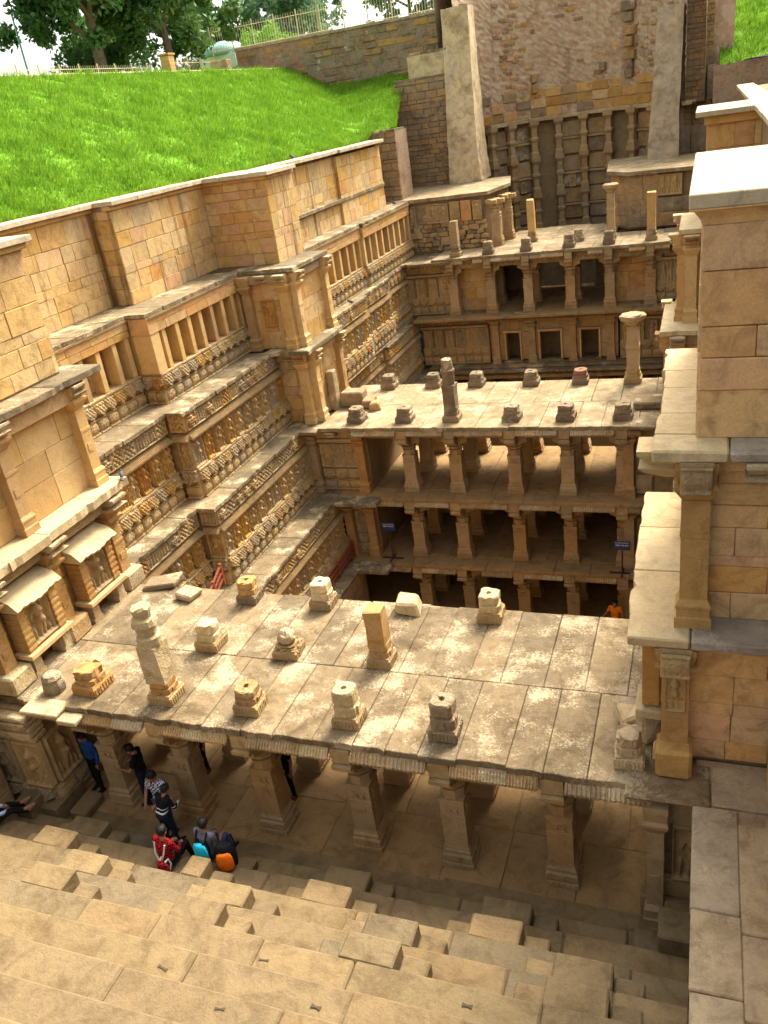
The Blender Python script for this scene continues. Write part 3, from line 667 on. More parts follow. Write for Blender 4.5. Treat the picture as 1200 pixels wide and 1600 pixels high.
for a, b_ in ((0, .9), (.91, 2.1), (2.11, 3.5)): r.block('ledge_slab', 'ledge_bright' if a < .5 else 'slab_grey', bR, a, b_, -.75, 0, Z1-.16, Z1, .025, .01)
r = Run(11.15, 5.1, -90); ledge(r, bR, 0, 4.4, Z1, .9, 0, .18, 'ledge_bright', (1.4, 2.2), .06)
r, r2 = right_storey(12.0, .52, 3.15, Z1, 'ashlar_right'); k = (Z1-3.15-.17)/2.6
r.put('pilaster', PIL, 'stub_orange', bR, -.1, .05, 3.15, (1.2, 1.2, k)); bracket_block(r, bR, -.1, .0, Z1-.165, 'carved_fine', 1.05); bracket_block(r, bR, .9, -.15, Z1-.17, 'stub_stone', .7)
r.block('pilaster_plinth', 'stub_orange', bR, -.38, .18, .1, .6, 3.15, 3.7, .05, .01); r.block('panel_pier', 'carved_orange', bR, -.62, -.34, -.5, .0, 4.1, 5.3, .02); r.block('panel_sill', 'stub_stone', bR, -.72, -.3, -.6, .1, 3.9, 4.08, .02)
bracket_block(r2, bR, 4.3, .1, Z1-.17, 'ledge_bright', 1.2); r.put('capital_relief', TIERF[1], 'carved_fine', bR, -.1, .5, Z1-.62, (.88, .7, .86)); r.put('shaft_relief', FIG[1], 'carved_fine', bR, -.1, .32, 4.35, (.72, .8, .75))
# --- right side terrace beside the steps
rt = thing('side_wall', 'right side wall of the steps with a broad slab top and carved niche', 'wall', (12.8, -4, 0), 'stair side walls')
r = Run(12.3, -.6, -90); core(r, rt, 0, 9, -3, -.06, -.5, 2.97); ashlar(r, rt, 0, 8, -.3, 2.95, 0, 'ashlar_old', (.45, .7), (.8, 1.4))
r = Run(12.22, -.55, -90)
for a, b_ in ((0, 1.9), (1.9, 3.1), (3.1, 4.6), (4.6, 6.0), (6, 8)):
    r.block('ledge_slab', 'slab_tan', rt, a+.006, b_-.006, -.62, RND.uniform(-.03, .02), 2.97, 3.15, .02, .01)
    r.block('ledge_slab', 'slab_tan', rt, a+.25, b_+.24, -1.6, -.625, 2.97, 3.14, .02, .003)
m = MB(); m.box(12.25, 13.7, -8.5, .5, 2.9, 3.1); ob('slab_bed', m, 'slab_tan', rt)
r = Run(11.2, -.5, 0); r.block('ledge_slab', 'roof_slab', rt, .0, 1.28, -.85, .05, 3.0, 3.16, .05, .04); r.block('ledge_slab', 'slab_tan', rt, 1.29, 2.6, -.85, .03, 3.0, 3.155, .02, .01)
r = Run(13.3, .3, -90); core(r, rt, .05, 8, -1.5, -.05, 3.0, 5.7); ashlar(r, rt, 0, 7, 3.15, 5.6, 0, 'ashlar_right', (.4, .7), (.7, 1.3)); ledge(r, rt, 0, 7.5, 5.8, 1.4, .1, .16, 'ledge')
r = Run(11.6, -.1, 0); core(r, rt, .05, 1.2, -4.6, -.05, 0, 2.98); r.put('carved_figure_panel', FIGW[0], 'carved', rt, .62, .0, 1.0, (1.0, 1.5, 1.25)); r.block('moulding_course', 'carved_fine', rt, .12, .8, -.05, .1, .55, .95, .02); r.block('moulding_course', 'carved_fine', rt, .12, .8, -.05, .12, 2.3, 2.9, .02); r.put('pilaster', PIL, 'column_stone', rt, .05, .05, 0, (.8, 1, 1.12)); r.block('plinth_block', 'ashlar_old', rt, -.2, .75, -.1, .16, 0, .52, .02)
# --- middle right buttress
bq = thing('stone_buttress', 'right stone buttress beside the middle pavilion partly hidden by the nearer one', 'buttress', (12, 19, 2.8), 'buttress blocks beside the pavilions')
r = Run(12.1, 19.3, 0); core(r, bq, .05, 5, -4, -.05, 8.6, 11.7); ashlar(r, bq, 0, 4.2, Z0, 11.6, 0, 'ashlar_warm', (.5, .8), (.5, 1.1)); r.block('cornice_moulding', 'ashlar_warm', bq, -.1, 4.2, -.2, .14, 11.6, 11.84)
ledge(r, bq, -.35, 4.4, ZC, 4, .4, .15, 'cap', (1.3, 2.0), .01, 'coping_slab')
r = Run(12.1, 23.4, -90); ashlar(r, bq, 0, 4.1, Z0, 11.6, .01, 'ashlar_warm', (.5, .8), (.6, 1.1), thick=.06)
r = Run(11.35, 17.9, 0); ledge(r, bq, 0, 4, Z0, 3.4, 0, .16, 'ledge_bright', (1.0, 1.6), .04)
panel_storey(bq, 11.55, 14, 18.1, 22.5, Z1, Z0, side=-1, fig=False)
r = Run(10.85, 16.9, 0); ledge(r, bq, 0, 4, Z1, 3.6, 0, .16, 'ledge_bright', (1.0, 1.6), .05); panel_storey(bq, 11.2, 14, 17.2, 22, Z2, Z1, side=-1, fig=False)
for s_, x_ in ((0, 11.3), (1, 11.15)):
    r = Run(x_, 21.6, -90); ashlar(r, bq, 0, 4.8, (-.05, -2.95)[s_], (2.7, -.1)[s_], 0, 'ashlar_old', (.5, .8), (.8, 1.3), thick=.08)
core(Run(11.35, 16.8, 0), bq, 0, 3, -5, 0, -5.8, 2.75)
# --- right side well walls (mostly behind the near buttress)
rw = thing('terrace_wall', 'right wall of the well between the near and the middle pavilion', 'wall', (12.3, 10, -5.8), 'carved terrace walls')
r = Run(11.9, 17, -90); core(r, rw, 0, 12, -2.5, -.05, -5.8, 2.7); ashlar(r, rw, 0, 11.4, -.05, 2.7, 0, 'ashlar_old', (.5, .8), (.9, 1.4)); ledge(r, rw, 0, 11.4, Z2, 1.6, .4)
r = Run(13.0, 18, -90); core(r, rw, 0, 12.5, -2.5, -.05, 2.7, 8.6, 'core_ochre'); ledge(r, rw, 0, 12.5, Z1, 1.3, .6); ledge(r, rw, 0, 12.5, Z0, 1.3, .3)
r = Run(13.6, 40, -90); core(r, rw, 0, 34.4, -2.0, -.05, 8.6, 11.86); ledge(r, rw, 0, 34.4, ZC, .8, .2, .14, 'cap', (1.5, 2.2), .01, 'coping_slab')
# ------------------------------------------------------------------ floors of the well (setting)
def sheet(name, x0, x1, y0, y1, z0, z1, mat): 
    m = MB(); m.box(x0, x1, y0, y1, z0, z1); return struct(ob(name, m, mat))
def paving(par, x0, x1, y0, y1, z, mat, wx=1.0, rows=(0.5,), th=.1, name='paving_slab', wob=.004, jit=.004):
    ys = [y0]+[y0+(y1-y0)*t for t in rows]+[y1]
    for a, b_ in zip(ys[:-1], ys[1:]):
        x = x0
        while x < x1-.02:
            w = wx*RND.uniform(.8, 1.2)
            if x1-x-w < wx*.5: w = x1-x
            g = .003
            ob(name, stone(w-2*g, b_-a-2*g, th, .014, jit), mat, par, (x+w/2, (a+b_)/2, z-th/2+RND.uniform(-wob, wob)))
            x += w
wf = sheet('well_floor', -4, 14, 4.3, 45, -6.4, -5.8, 'floor_stone')
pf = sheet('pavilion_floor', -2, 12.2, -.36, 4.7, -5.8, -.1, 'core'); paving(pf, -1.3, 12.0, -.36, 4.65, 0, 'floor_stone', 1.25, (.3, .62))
# ------------------------------------------------------------------ columns
def col_meshes():
    b = MB(); b.sq([(.31, 0), (.31, .12), (.275, .125), (.275, .15), (.30, .17), (.30, .31), (.26, .35), (.28, .37), (.28, .42), (.25, .47), (.25, .5)])
    for a in range(4):
        c, s = round(math.cos(a*math.pi/2)), round(math.sin(a*math.pi/2))
        for t in (-.2, -.1, 0, .1, .2): b.box(*(sorted((c*.305+(-s)*(t-.03), c*.325+(-s)*(t+.03)))), *(sorted((s*.305+c*(t-.03), s*.325+c*(t+.03)))), .015, .1)
        b.box(*(sorted((c*.29+(-s)*-.06, c*.315+(-s)*.06))), *(sorted((s*.29+c*-.06, s*.315+c*.06))), .19, .29)
    f = MB(); f.sq([(.235, .46), (.235, 1.2), (.25, 1.22), (.25, 1.3), (.235, 1.32), (.235, 1.62), (.25, 1.64), (.25, 1.7)]); f.sq([(.235, 1.7), (.235, 1.85), (.25, 1.87), (.25, 1.92)], 'oct', 8)
    for a in range(4):
        c, s = round(math.cos(a*math.pi/2)), round(math.sin(a*math.pi/2))
        def plate(t0, t1, z0, z1, d): f.box(*(sorted((c*.23-s*t0, c*(.235+d)-s*t1))), *(sorted((s*.23+c*t0, s*(.235+d)+c*t1))), z0, z1)
        plate(-.13, .13, 1.36, 1.40, .03); plate(-.1, -.03, 1.41, 1.49, .03); plate(.03, .1, 1.41, 1.49, .03); plate(-.13, .13, 1.5, 1.53, .03); plate(-.09, .09, 1.02, 1.15, .02)
    k = MB(); k.sq([(.2, 1.92), (.28, 2.0), (.3, 2.06), (.24, 2.09), (.25, 2.12)], 'oct', 8)
    for ax in (0, 1):
        pr = [(-.2, 2.1), (.2, 2.1), (.36, 2.2), (.5, 2.25), (.5, 2.42), (-.5, 2.42), (-.5, 2.25), (-.36, 2.2)]
        w = .15; vs = []
        for s in (-w, w): vs += [((p, s, z) if ax == 0 else (s, p, z)) for p, z in pr]
        n = len(pr); fs = [tuple(range(n)), tuple(range(2*n-1, n-1, -1))]+[(i, n+i, n+(i+1) % n, (i+1) % n) for i in range(n)]
        if ax: fs = [tuple(reversed(q)) for q in fs]
        k.add(vs, fs)
    return b.mesh('column_base'), f.mesh('column_shaft'), k.mesh('capital')
CB, CF, CK = col_meshes()
def column_fix(par, x, y, z, k=1.0, mat='column_stone'):
    """column made of shaft with base and capital as sub-parts, heights scaled by k"""
    c = ob('column', CF, mat, par, (x, y, z), 0, (1, 1, k))
    ob('column_base', CB, mat, c, (x, y, z), 0, (1, 1, k)); ob('capital', CK, 'carved_fine', c, (x, y, z), 0, (1, 1, k))
_band = {}
def band(w, p=.16):
    k = (round(w, 1), p)
    if k not in _band:
        m = MB(); n = max(2, int(w/p)); d = w/n; h = p*.42
        for i in range(n):
            x = -w/2+(i+.5)*d; m.add([(x-d*.4, 0, 0), (x, 0, -h), (x+d*.4, 0, 0), (x, 0, h), (x, -.028, 0)], [(0, 1, 4), (1, 2, 4), (2, 3, 4), (3, 0, 4)])
        m.box(-w/2, w/2, -.018, .005, h+.012, h+.03); m.box(-w/2, w/2, -.018, .005, -h-.03, -h-.012); _band[k] = m.mesh('carved_band')
    return _band[k]
def pavilion(par, xs, ys, zf, zt, yf, yb, xl, xr, eave_back=False, cols=True, skip=(), eave=True, wide=1.0):
    k = (zt-.15-.53)/2.42-(zf/2.42 if False else 0); k = (zt-zf-.15-.5)/2.42
    zb = zf+2.42*k
    if cols:
        for y in ys:
            for i, x in enumerate(xs):
                if (i, y) in skip: continue
                column_fix(par, x, y, zf, k)
    ex = [xl]+list(xs)+[xr]
    for y in ys:
        for a, b_ in zip(ex[:-1], ex[1:]):
            if b_-a < .05: continue
            m = stone(b_-a-.01, .36, .24, .012); ob('beam', m, 'beam_stone', par, ((a+b_)/2, y, zb+.12))
            if y == ys[0] and b_-a > .5: ob('carved_band', band(b_-a-.5), 'carved_fine', par, ((a+b_)/2, y-.18, zb+.12)); ob('carved_band', band(b_-a-.5, .12), 'carved_fine', par, ((a+b_)/2, y-.2, zb+.4)); ob('beam', stone(b_-a-.01, .40, .25, .02), 'beam_stone', par, ((a+b_)/2, y, zb+.37))
    for a, b_ in zip(ys[:-1], ys[1:]):
        for x in xs: ob('cross_beam', stone(.3, b_-a-.42, .46, .012), 'beam_stone', par, (x, (a+b_)/2, zb+.25))
    if eave:
        for (yy, deg, sgn) in ((yf, 0, 1),)+(((yb, 180, -1),) if eave_back else ()):
            r = Run(0, yy+sgn*.05, deg)
            for a, b_ in zip(ex[:-1], ex[1:]):
                if b_-a < .3: continue
                for (u, d) in units(a+.22 if a != xl else a, b_-.22 if b_ != xr else b_, .6):
                    if RND.random() < .05: continue
                    r.put('eave_block', RND.choice(EAVE), 'beam_stone' if RND.random() < .5 else 'stub_stone', par, u*sgn, 0, zt-.26, (d/.6*.99, .95, .9))
            for x in xs: 
                bb = MB(); bb.loft([[(a*q, -b2*w_, z_) for a, b2 in ((-1, 0), (1, 0), (1, 1), (-1, 1))][::-1] for q, w_, z_ in ((.13, .28, -.62), (.2, .4, -.52), (.2, .42, -.42), (.155, .3, -.39), (.19, .36, -.36), (.19, .36, -.06))])
                r.put('bracket_block', bb, 'carved_fine', par, x*sgn, -.3, zt-.1)
# ------------------------------------------------------------------ near pavilion
XF = [0.03, 1.95, 3.93, 6.08, 7.98, 9.98]; YF = [.31, 2.18, 4.1]
pn = thing('pavilion', 'near stone pavilion with lichen-patched slab roof on carved columns', 'pavilion', (5, 2, 0), 'pillared pavilions across the well')
pavilion(pn, XF, YF, 0, 3.15, -.33, 4.4, -1.2, 11.6, True)
def roofing(par, x0, x1, y0, y1, z, mat, wx=.72, split=.47, th=.15):
    ym = y0+(y1-y0)*split
    for a, b_ in ((y0, ym), (ym, y1)):
        x = x0
        while x < x1-.02:
            w = wx*RND.uniform(.85, 1.25)
            if x1-x-w < .45: w = x1-x
            e0 = RND.uniform(-.03, .02) if a == y0 else 0; e1 = RND.uniform(-.02, .03) if b_ == y1 else 0
            ob('roof_slab', ragged(w-.012, b_-a-.01+e1-e0, th, .035) if a == y0 else stone(w-.012, b_-a-.01+e1-e0, th, .014, .006), mat, par, (x+w/2, (a+b_)/2+(e0+e1)/2, z-th/2+RND.uniform(-.008, .004)))
            x += w
roofing(pn, -1.95, 11.55, -.33, 4.4, 3.15, 'roof_slab')
for q in YF: column_fix(pn, -1.5, q, 0)
# broad eave plates jutting at the front left
ob('eave_plate', stone(.95, .5, .09, .03, .02), 'stub_stone', pn, (-.65, -.42, 3.11)); ob('eave_plate', stone(.5, .34, .09, .03, .02), 'stub_stone', pn, (.05, -.52, 3.0))
# ------------------------------------------------------------------ middle pavilion
XM = [-.2, 1.76, 3.6, 5.83, 7.75, 9.68]; YM = [17.05, 19.0, 20.95]
pm = thing('pavilion', 'middle three-storey pavilion with pale slab roof and rows of stub pillars', 'pavilion', (5, 18, -5.8), 'pillared pavilions across the well')
pavilion(pm, XM[1:], YM, Z3, 2.81, 16.3, 21.3, -.2, 10.3, True)
roofing(pm, -1.6, 11.2, 16.28, 21.35, 2.81, 'roof_far', 1.0, .5)
pavilion(pm, XM[1:], YM, -2.92, Z3, 16.2, 21.3, -.2, 10.3, False)
paving(pm, -1.2, 11.2, 16.15, 21.4, Z3, 'floor_stone', 1.3, (.16, .5), .15, 'floor_slab')
pavilion(pm, XM[1:], YM[:2], -5.8, -2.92, 16.1, 21.3, -.2, 10.3, False)
paving(pm, -1.0, 11.2, 16.05, 21.4, -2.92, 'floor_stone', 1.3, (.16, .5), .15, 'floor_slab')
for zf, zt, xa in ((Z3, 2.6, -2.3), (-2.92, -.3, -1.25)):
    r = Run(xa, 16.85, 0); W = -.02-xa; core(r, pm, 0, W+.1, -4.4, -.1, zf-.1, zt+.1)
    k = (zt-zf)/2.65
    for u in (.15, W-.12): r.put('pilaster', PIL, 'column_stone' if (u < 1 or zf < -1) else 'stub_orange', pm, u, 0, zf, (1, 1, k))
    for (u, d) in units(.35, W-.32, .52): r.put('carved_figure_panel', RND.choice(FIG), 'carved', pm, u, -.06, zf+1.0*k, (d/.45, 1.2, 1.05*k))
    for (u, d) in units(.35, W-.32, .5):
        r.put('carved_frieze_block', RND.choice(TIERF), 'carved', pm, u, -.12, zf+.02, (d/.5, 1, 1)); r.put('scalloped_frieze_block', RND.choice(TIERS), 'carved', pm, u, -.12, zf+.48*k, (d/.5, 1, 1))
    r.block('cornice_slab', 'carved_fine', pm, .1, W-.05, -.2, .16, zf+2.1*k, zf+2.25*k); r.block('beam', 'carved_fine', pm, 0, W+.1, -.2, .1, zf+2.27*k, zt)
    for u in (.2, W*.5, W-.15): bracket_block(r, pm, u, .05, zt, 'stub_stone', .9)
r = Run(9.75, 16.9, 0)
for zf, zt in ((Z3, 2.6), (-2.92, -.3), (-5.8, -3.1)):
    core(r, pm, .1, 2, -4.4, -.1, zf-.1, zt+.1); r.put('pilaster', PIL, 'column_stone', pm, .12, 0, zf, (1, 1, (zt-zf)/2.6)); r.put('carved_figure_panel', FIG[4], 'carved', pm, .62, -.05, zf+.95, (1.1, 1.2, 1.1)); r.put('carved_frieze_block', TIERF[1], 'carved', pm, .62, -.1, zf+.1, (1.2, 1, 1.5))
    r.block('ledge_slab', 'ledge', pm, .15, 1.5, -.1, .75, zt+.12, zt+.24, .03, .02)
ob('ledge_slab', stone(2.0, .7, .15, .02, .01), 'ledge', pm, (-.35, 15.95, Z3-.08)); ob('ledge_slab', stone(1.5, .8, .15, .02, .01), 'ledge', pm, (.05, 15.75, -2.98))
ob('ledge_slab', stone(1.75, 1.5, .15, .02, .01), 'ledge', pm, (-2.1, 16.3, Z3-.085)); ob('ledge_slab', stone(1.7, 1.3, .15, .02, .01), 'ledge', pm, (-2.4, 16.6, 2.715)); ob('ledge_slab', stone(1.6, 1.4, .15, .02, .01), 'ledge', pm, (-1.4, 16.2, -3.0))
ob('back_wall', stone(12.5, .3, 2.7, .02), 'core_ochre', pm, (4.8, 20.7, -4.4)); ob('back_wall', stone(12.5, .3, 2.5, .02), 'core_ochre', pm, (4.8, 21.2, -1.6))
# ------------------------------------------------------------------ far pavilion
XG = [-.26, 1.75, 3.7, 5.83, 7.76, 9.7]; YG = [32.5, 34.5]
pg = thing('pavilion', 'far pavilion with dark open bays above three square doorways', 'pavilion', (5, 33, -5.8), 'pillared pavilions across the well')
pavilion(pg, XG, YG, 2.97, 6.0, 31.85, 38.6, -.6, 10.6, False)
roofing(pg, -1.2, 11.6, 31.83, 35.5, 6.0, 'roof_far', 1.1, .5)
for k in range(8):   # the part of the roof that bows out over the shaft
    x0 = 1.2+k*.82; b0 = 38.3+1.2*math.sin((k+.5)/8*math.pi)
    ob('roof_slab', stone(.81, b0-35.52, .15, .015, .006), 'roof_far', pg, (x0+.41, (35.52+b0)/2, 5.925))
paving(pg, -2.4, 11.6, 31.4, 38.0, 2.97, 'floor_stone', 1.2, (.15, .5), .14, 'floor_slab')
for x0, x1 in ((-.2, 1.7), (7.8, 9.65)):
    r = Run(x0, 33.2, 0); core(r, pg, 0, x1-x0, -1.2, -.03, 2.97, 5.4, 'core_ochre'); ashlar(r, pg, 0, x1-x0, 2.97, 5.4, 0, 'ashlar_warm', (.5, .8), (.6, 1.0))
core(Run(-.5, 37.5, 0), pg, 0, 3.4, -.6, 0, 2.9, 5.8); core(Run(6.5, 37.5, 0), pg, 0, 5, -.6, 0, 2.9, 5.8)
# lower storey: wall with three doorways
def wall_cells(name, run, par, mat, cells, o0, o1):
    for (u0, u1, z0, z1) in cells: run.block(name, mat, par, u0+.004, u1-.004, o0, o1, z0+.004, z1-.004, .012, .003)
r = Run(0, 32.75, 0)
doors = [(2.28, 3.0), (4.1, 5.16), (6.24, 7.12)]
xs_ = [1.4]+[v for d in doors for v in d]+[8.1]
cells = []
for a, b_ in zip(xs_[0::2], xs_[1::2]): cells += [(a, b_, .25, 1.0), (a, b_, 1.0, 1.75)]
for a, b_ in zip(xs_[0:-1], xs_[1:]): cells.append((a, b_, 1.75, 2.3))
wall_cells('wall_block', r, pg, 'column_stone', cells, -.5, 0)
for a, b_ in doors: 
    ob('door_frame', stone(.09, .12, 1.5, .01), 'pillar_plain', pg, (a-.05, 32.7, 1.0)); ob('door_frame', stone(.09, .12, 1.5, .01), 'pillar_plain', pg, (b_+.05, 32.7, 1.0)); ob('lintel', stone(b_-a+.28, .14, .13, .01), 'pillar_plain', pg, ((a+b_)/2, 32.69, 1.82)); ob('door_sill', stone(b_-a+.3, .3, .12, .01), 'ledge', pg, ((a+b_)/2, 32.65, .21))
for x in XG[1:5]: r.put('pilaster', PIL, 'column_stone', pg, x, .02, .15, (1, 1, .95)); bracket_block(r, pg, x, .1, 2.75, 'carved_fine', 1.0)
r.block('beam', 'beam_stone', pg, 1.2, 8.3, -.4, .1, 2.3, 2.83); core(r, pg, 1.4, 8.1, -6, -1.8, -.2, 2.8, 'core'); ledge(r, pg, -2.2, 11.4, 2.97, 1.2, .95, .13)
for (u, d) in units(1.4, 8.2, .6): r.put('eave_block', RND.choice(EAVE), 'beam_stone', pg, u, .55, 2.62, (d/.6, 1, 1))
r.block('ledge_slab', 'ledge', pg, -2.0, 11.4, -.6, .75, .02, .15); ledge(r, pg, -2.0, 11.4, .0, .8, 1.2, .12, 'ledge')
for (u, d) in units(-1.9, 10.8, .6): r.put('eave_block', RND.choice(EAVE), 'beam_stone', pg, u, .85, -.4, (d/.6, 1, 1))
for x in XG: column_fix(pg, x, 32.3, -2.92, .9)
core(r, pg, -2, 11.5, -5, -.7, -5.8, -.05)
# carved side walls left and right of the far pavilion
for xa, xb, zf, zt in ((-3.2, -.45, 2.97, 5.85), (-2.4, 1.35, .15, 2.85), (9.9, 11.4, 2.97, 5.85), (8.2, 11.4, .15, 2.85)):
    r = Run(xa, 32.55, 0); W = xb-xa; core(r, pg, 0, W, -3, -.2, zf-.1, zt)
    for (u, d) in units(0, W, .62): r.put('carved_figure_panel', RND.choice(FIGW+FIG), 'carved', pg, u, -.1, zf+.95, (d/.62, 1.1, 1.05))
    for (u, d) in units(0, W, .5): r.put('carved_frieze_block', RND.choice(TIERF), 'carved', pg, u, -.12, zf+.05, (d/.5, 1, 1)); r.put('scalloped_frieze_block', RND.choice(TIERS), 'carved', pg, u, -.12, zf+.5, (d/.5, 1, 1))
    r.block('cornice_slab', 'carved_fine', pg, 0, W, -.2, .12, zf+2.05, zf+2.18)
    for (u, d) in units(0, W, .56): r.put('parapet_panel', RND.choice(PARA), 'carved', pg, u, -.1, zf+2.2, (d/.56, 1, 1.1))
r = Run(-3.2, 31.7, 0); ledge(r, pg, 0, 3.0, 5.87, 3.2, 0, .13, 'ledge', (.7, 1.1), .12)
# far left block with ruined relief front
fb = thing('stone_buttress', 'far left ruined block with broken relief front and pale slab top', 'buttress', (-1, 37, 5.9), 'buttress blocks beside the pavilions')
poly = [(-4.3, 34.35), (-1.5, 34.5), (1.35, 34.75), (1.95, 38.0), (1.2, 41.8), (-4.8, 41.8)]
m = MB(); m.prism(poly, 8.6, 8.78); ob('top_slab', m, 'roof_far', fb)
m = MB(); m.prism([(x+(.25 if x < 0 else -.25), y+.2) for x, y in poly], 5.9, 8.6); ob('block_core', m, 'core', fb)
r = Run(-4.0, 34.6, 0)
for (u, d) in units(.2, 5.1, .62):
    if RND.random() < .6: r.put('carved_figure_panel', RND.choice(FIG+FIGW), RND.choice(['carved', 'stub_dark', 'carved', 'plaster_grey']), fb, u, .02, 7.45, (1.15, 1, 1.0))
    else: r.block('relief_block', RND.choice(['ashlar_old', 'stub_dark', 'ashlar_warm']), fb, u-d*.45, u+d*.45, -.1, .05, 7.45, 8.45, .02, .01)
rs = random.Random(5)
for row in range(6):
    u = .1
    while u < 5.0:
        w = rs.uniform(.25, .6); h = rs.uniform(.2, .3)
        r.block('rubble_block', rs.choice(['ashlar_old', 'stub_dark', 'carved', 'ashlar_old']), fb, u, u+w*.93, -.2, rs.uniform(-.02, .2)-.02*row, 6.0+row*.24, 6.0+row*.24+h, .04, .03); u += w
for x, y in ((1.72, 34.9), (1.98, 36.6)): column_fix(fb, x, y, 6.0, .97, 'column_stone')
# far right block
fr = thing('stone_buttress', 'far right block of weathered masonry with pale slab top', 'buttress', (9.5, 38, 5.9), 'buttress blocks beside the pavilions')
poly = [(7.15, 37.9), (8.3, 36.4), (11.2, 36.0), (12.6, 36.0), (12.6, 45), (6.6, 44.5)]
m = MB(); m.prism(poly, 8.6, 8.78); ob('top_slab', m, 'roof_far', fr)
m = MB(); m.prism([(7.5, 38.0), (8.4, 36.7), (12.4, 36.3), (12.4, 44), (7.2, 44)], 5.9, 8.6); ob('block_core', m, 'core', fr)
d_ = math.degrees(math.atan2(-.5, 2.9)); r = Run(8.35, 36.62, -7); ashlar(r, fr, 0, 1.5, 6.0, 8.6, .03, 'ashlar_old', (.45, .7), (.5, .9)); 
for u in (1.75, 2.35): r.put('carved_figure_panel', FIGW[1], 'carved', fr, u, .05, 7.5, (1, 1, 1))
r.block('relief_block', 'stub_dark', fr, 1.5, 3.2, -.1, .1, 6.7, 7.4, .02); r.block('relief_block', 'ashlar_old', fr, 1.5, 3.2, -.1, .15, 6.0, 6.68, .02)
r = Run(7.35, 38.0, -52); ashlar(r, fr, 0, 1.7, 6.0, 8.6, .0, 'ashlar_old', (.45, .7), (.5, .9))
# ------------------------------------------------------------------ round well shaft behind
ds = thing('well_shaft', 'tall round brick well shaft with carved lower niches behind the far pavilion', 'well shaft', (4.6, 49, -5.8))
CX, CY, RR = 4.6, 43.0, 6.3
def drum_grid(name, z0, z1, a0, a1, nu, nv, mat, rad, amp, jag=0.0):
    rs = np.random.RandomState(3); V = []; F = []
    for j in range(nv+1):
        for i in range(nu+1):
            a = a0+(a1-a0)*i/nu; q = rad+rs.normal(0, amp); z = z0+(z1-z0)*j/nv
            if j == nv: z += rs.uniform(-jag, jag)
            V.append((CX+q*math.cos(a), CY+q*math.sin(a), z))
    n = nu+1
    for j in range(nv):
        for i in range(nu): F.append((j*n+i, (j+1)*n+i, (j+1)*n+i+1, j*n+i+1))
    for i in range(nu):   # thickness at the top
        pass
    o = len(V)
    for i in range(nu+1):
        a = a0+(a1-a0)*i/nu; V.append((CX+(rad+1)*math.cos(a), CY+(rad+1)*math.sin(a), z1)); V.append((CX+(rad+1)*math.cos(a), CY+(rad+1)*math.sin(a), z0))
    for i in range(nu):
        F.append((nv*n+i, o+2*i, o+2*i+2, nv*n+i+1)); F.append((o+2*i, o+2*i+1, o+2*i+3, o+2*i+2))
    m = MB(); m.add(V, F); return ob(name, m, mat, ds)
drum_grid('upper_wall', 11.4, 19.4, R(-4), R(184), 90, 46, 'brickish', RR, .025, .12)
drum_grid('lower_wall', -5.8, 11.4, R(-4), R(184), 60, 20, 'core', RR+.35, .02)
def drum_run(a): return Run(CX+RR*math.cos(a), CY+RR*math.sin(a), math.degrees(a)-90)
pil2 = MB(); pil2.sq([(.24, 0), (.24, .3), (.17, .4), (.17, .9), (.25, 1.05), (.25, 1.15), (.17, 1.25), (.17, 1.75), (.3, 1.95), (.3, 2.2)])
PILW = pil2.mesh('well_pilaster')
bays = [R(150-15*k) for k in range(10)]
for k, a in enumerate(bays):
    r = drum_run(a)
    for z in (2.4, 4.65, 6.9, 9.1): r.put('well_pilaster', PILW, 'carved_fine' if RND.random() < .6 else 'column_stone', ds, 0, .1, z, (1, 1, 1.02))
    if k < 9:
        rm = drum_run(a-R(7.5)); deep = k in (2, 5)
        if not deep:
            for z0, h in ((3.0, .8), (4.0, .85), (5.0, .8), (6.0, .9), (7.0, .85), (8.0, .9), (9.05, .95), (10.1, .9)):
                rm.block('well_panel', RND.choice(['ashlar_old', 'carved_fine', 'ashlar_old', 'stub_dark']), ds, -.62, .62, -.5, -.12+RND.uniform(-.03, .03), z0, z0+h, .02, .005)
            for z in (3.9, 5.9, 7.9, 10.02): rm.block('well_band', 'carved_fine', ds, -.66, .66, -.5, .03, z-.08, z+.06, .02)
            if k % 2: rm.put('carved_figure_panel', FIG[k % 6], 'carved', ds, 0, -.1, 7.0, (1, 1, .85))
    rm = drum_run(a-R(7.5)); rm.block('well_cornice', 'stub_stone', ds, -.86, .86, -.5, .3+RND.uniform(-.04, .04), 11.25, 11.48, .03, .02)
for k in range(16):   # courses of squared stone above the cornice
    a = R(152-9*k); r = drum_run(a)
    for z0 in (11.5, 12.05, 12.6):
        if RND.random() < .82: r.block('wall_block', RND.choice(['ashlar_warm', 'ashlar_old', 'ashlar_warm', 'carved_orange']), ds, -.5, .5, -.3, .06+RND.uniform(-.03, .05), z0, z0+.5, .02, .01)
for z0, uu, a in ((16.6, .9, 62), (16.0, .6, 62), (15.3, .8, 61), (14.7, .5, 61.5), (14.0, .7, 61), (13.5, .4, 61), (13.0, .5, 62), (13.5, .35, 118), (12.9, .35, 118), (13.6, .35, 78)):
    r = drum_run(R(a)); r.block('projecting_stone', 'stub_dark' if z0 > 15.4 else 'ashlar_old', ds, -uu/2, uu/2, -.3, .32, z0, z0+.5, .04, .02)
rs = random.Random(8)
for k in range(130):   # patches of exposed stones in the upper wall
    a = R(rs.choice([rs.gauss(132, 5), rs.gauss(75, 25), rs.gauss(40, 8)])); z = rs.uniform(12.6, 18.2); w = rs.uniform(.25, .55)
    drum_run(a).block('wall_block', rs.choice(['ashlar_warm', 'ashlar_old', 'carved_orange', 'ashlar_old']), ds, -w/2, w/2, -.3, rs.uniform(.03, .09), z, z+rs.uniform(.12, .24), .02, .01)
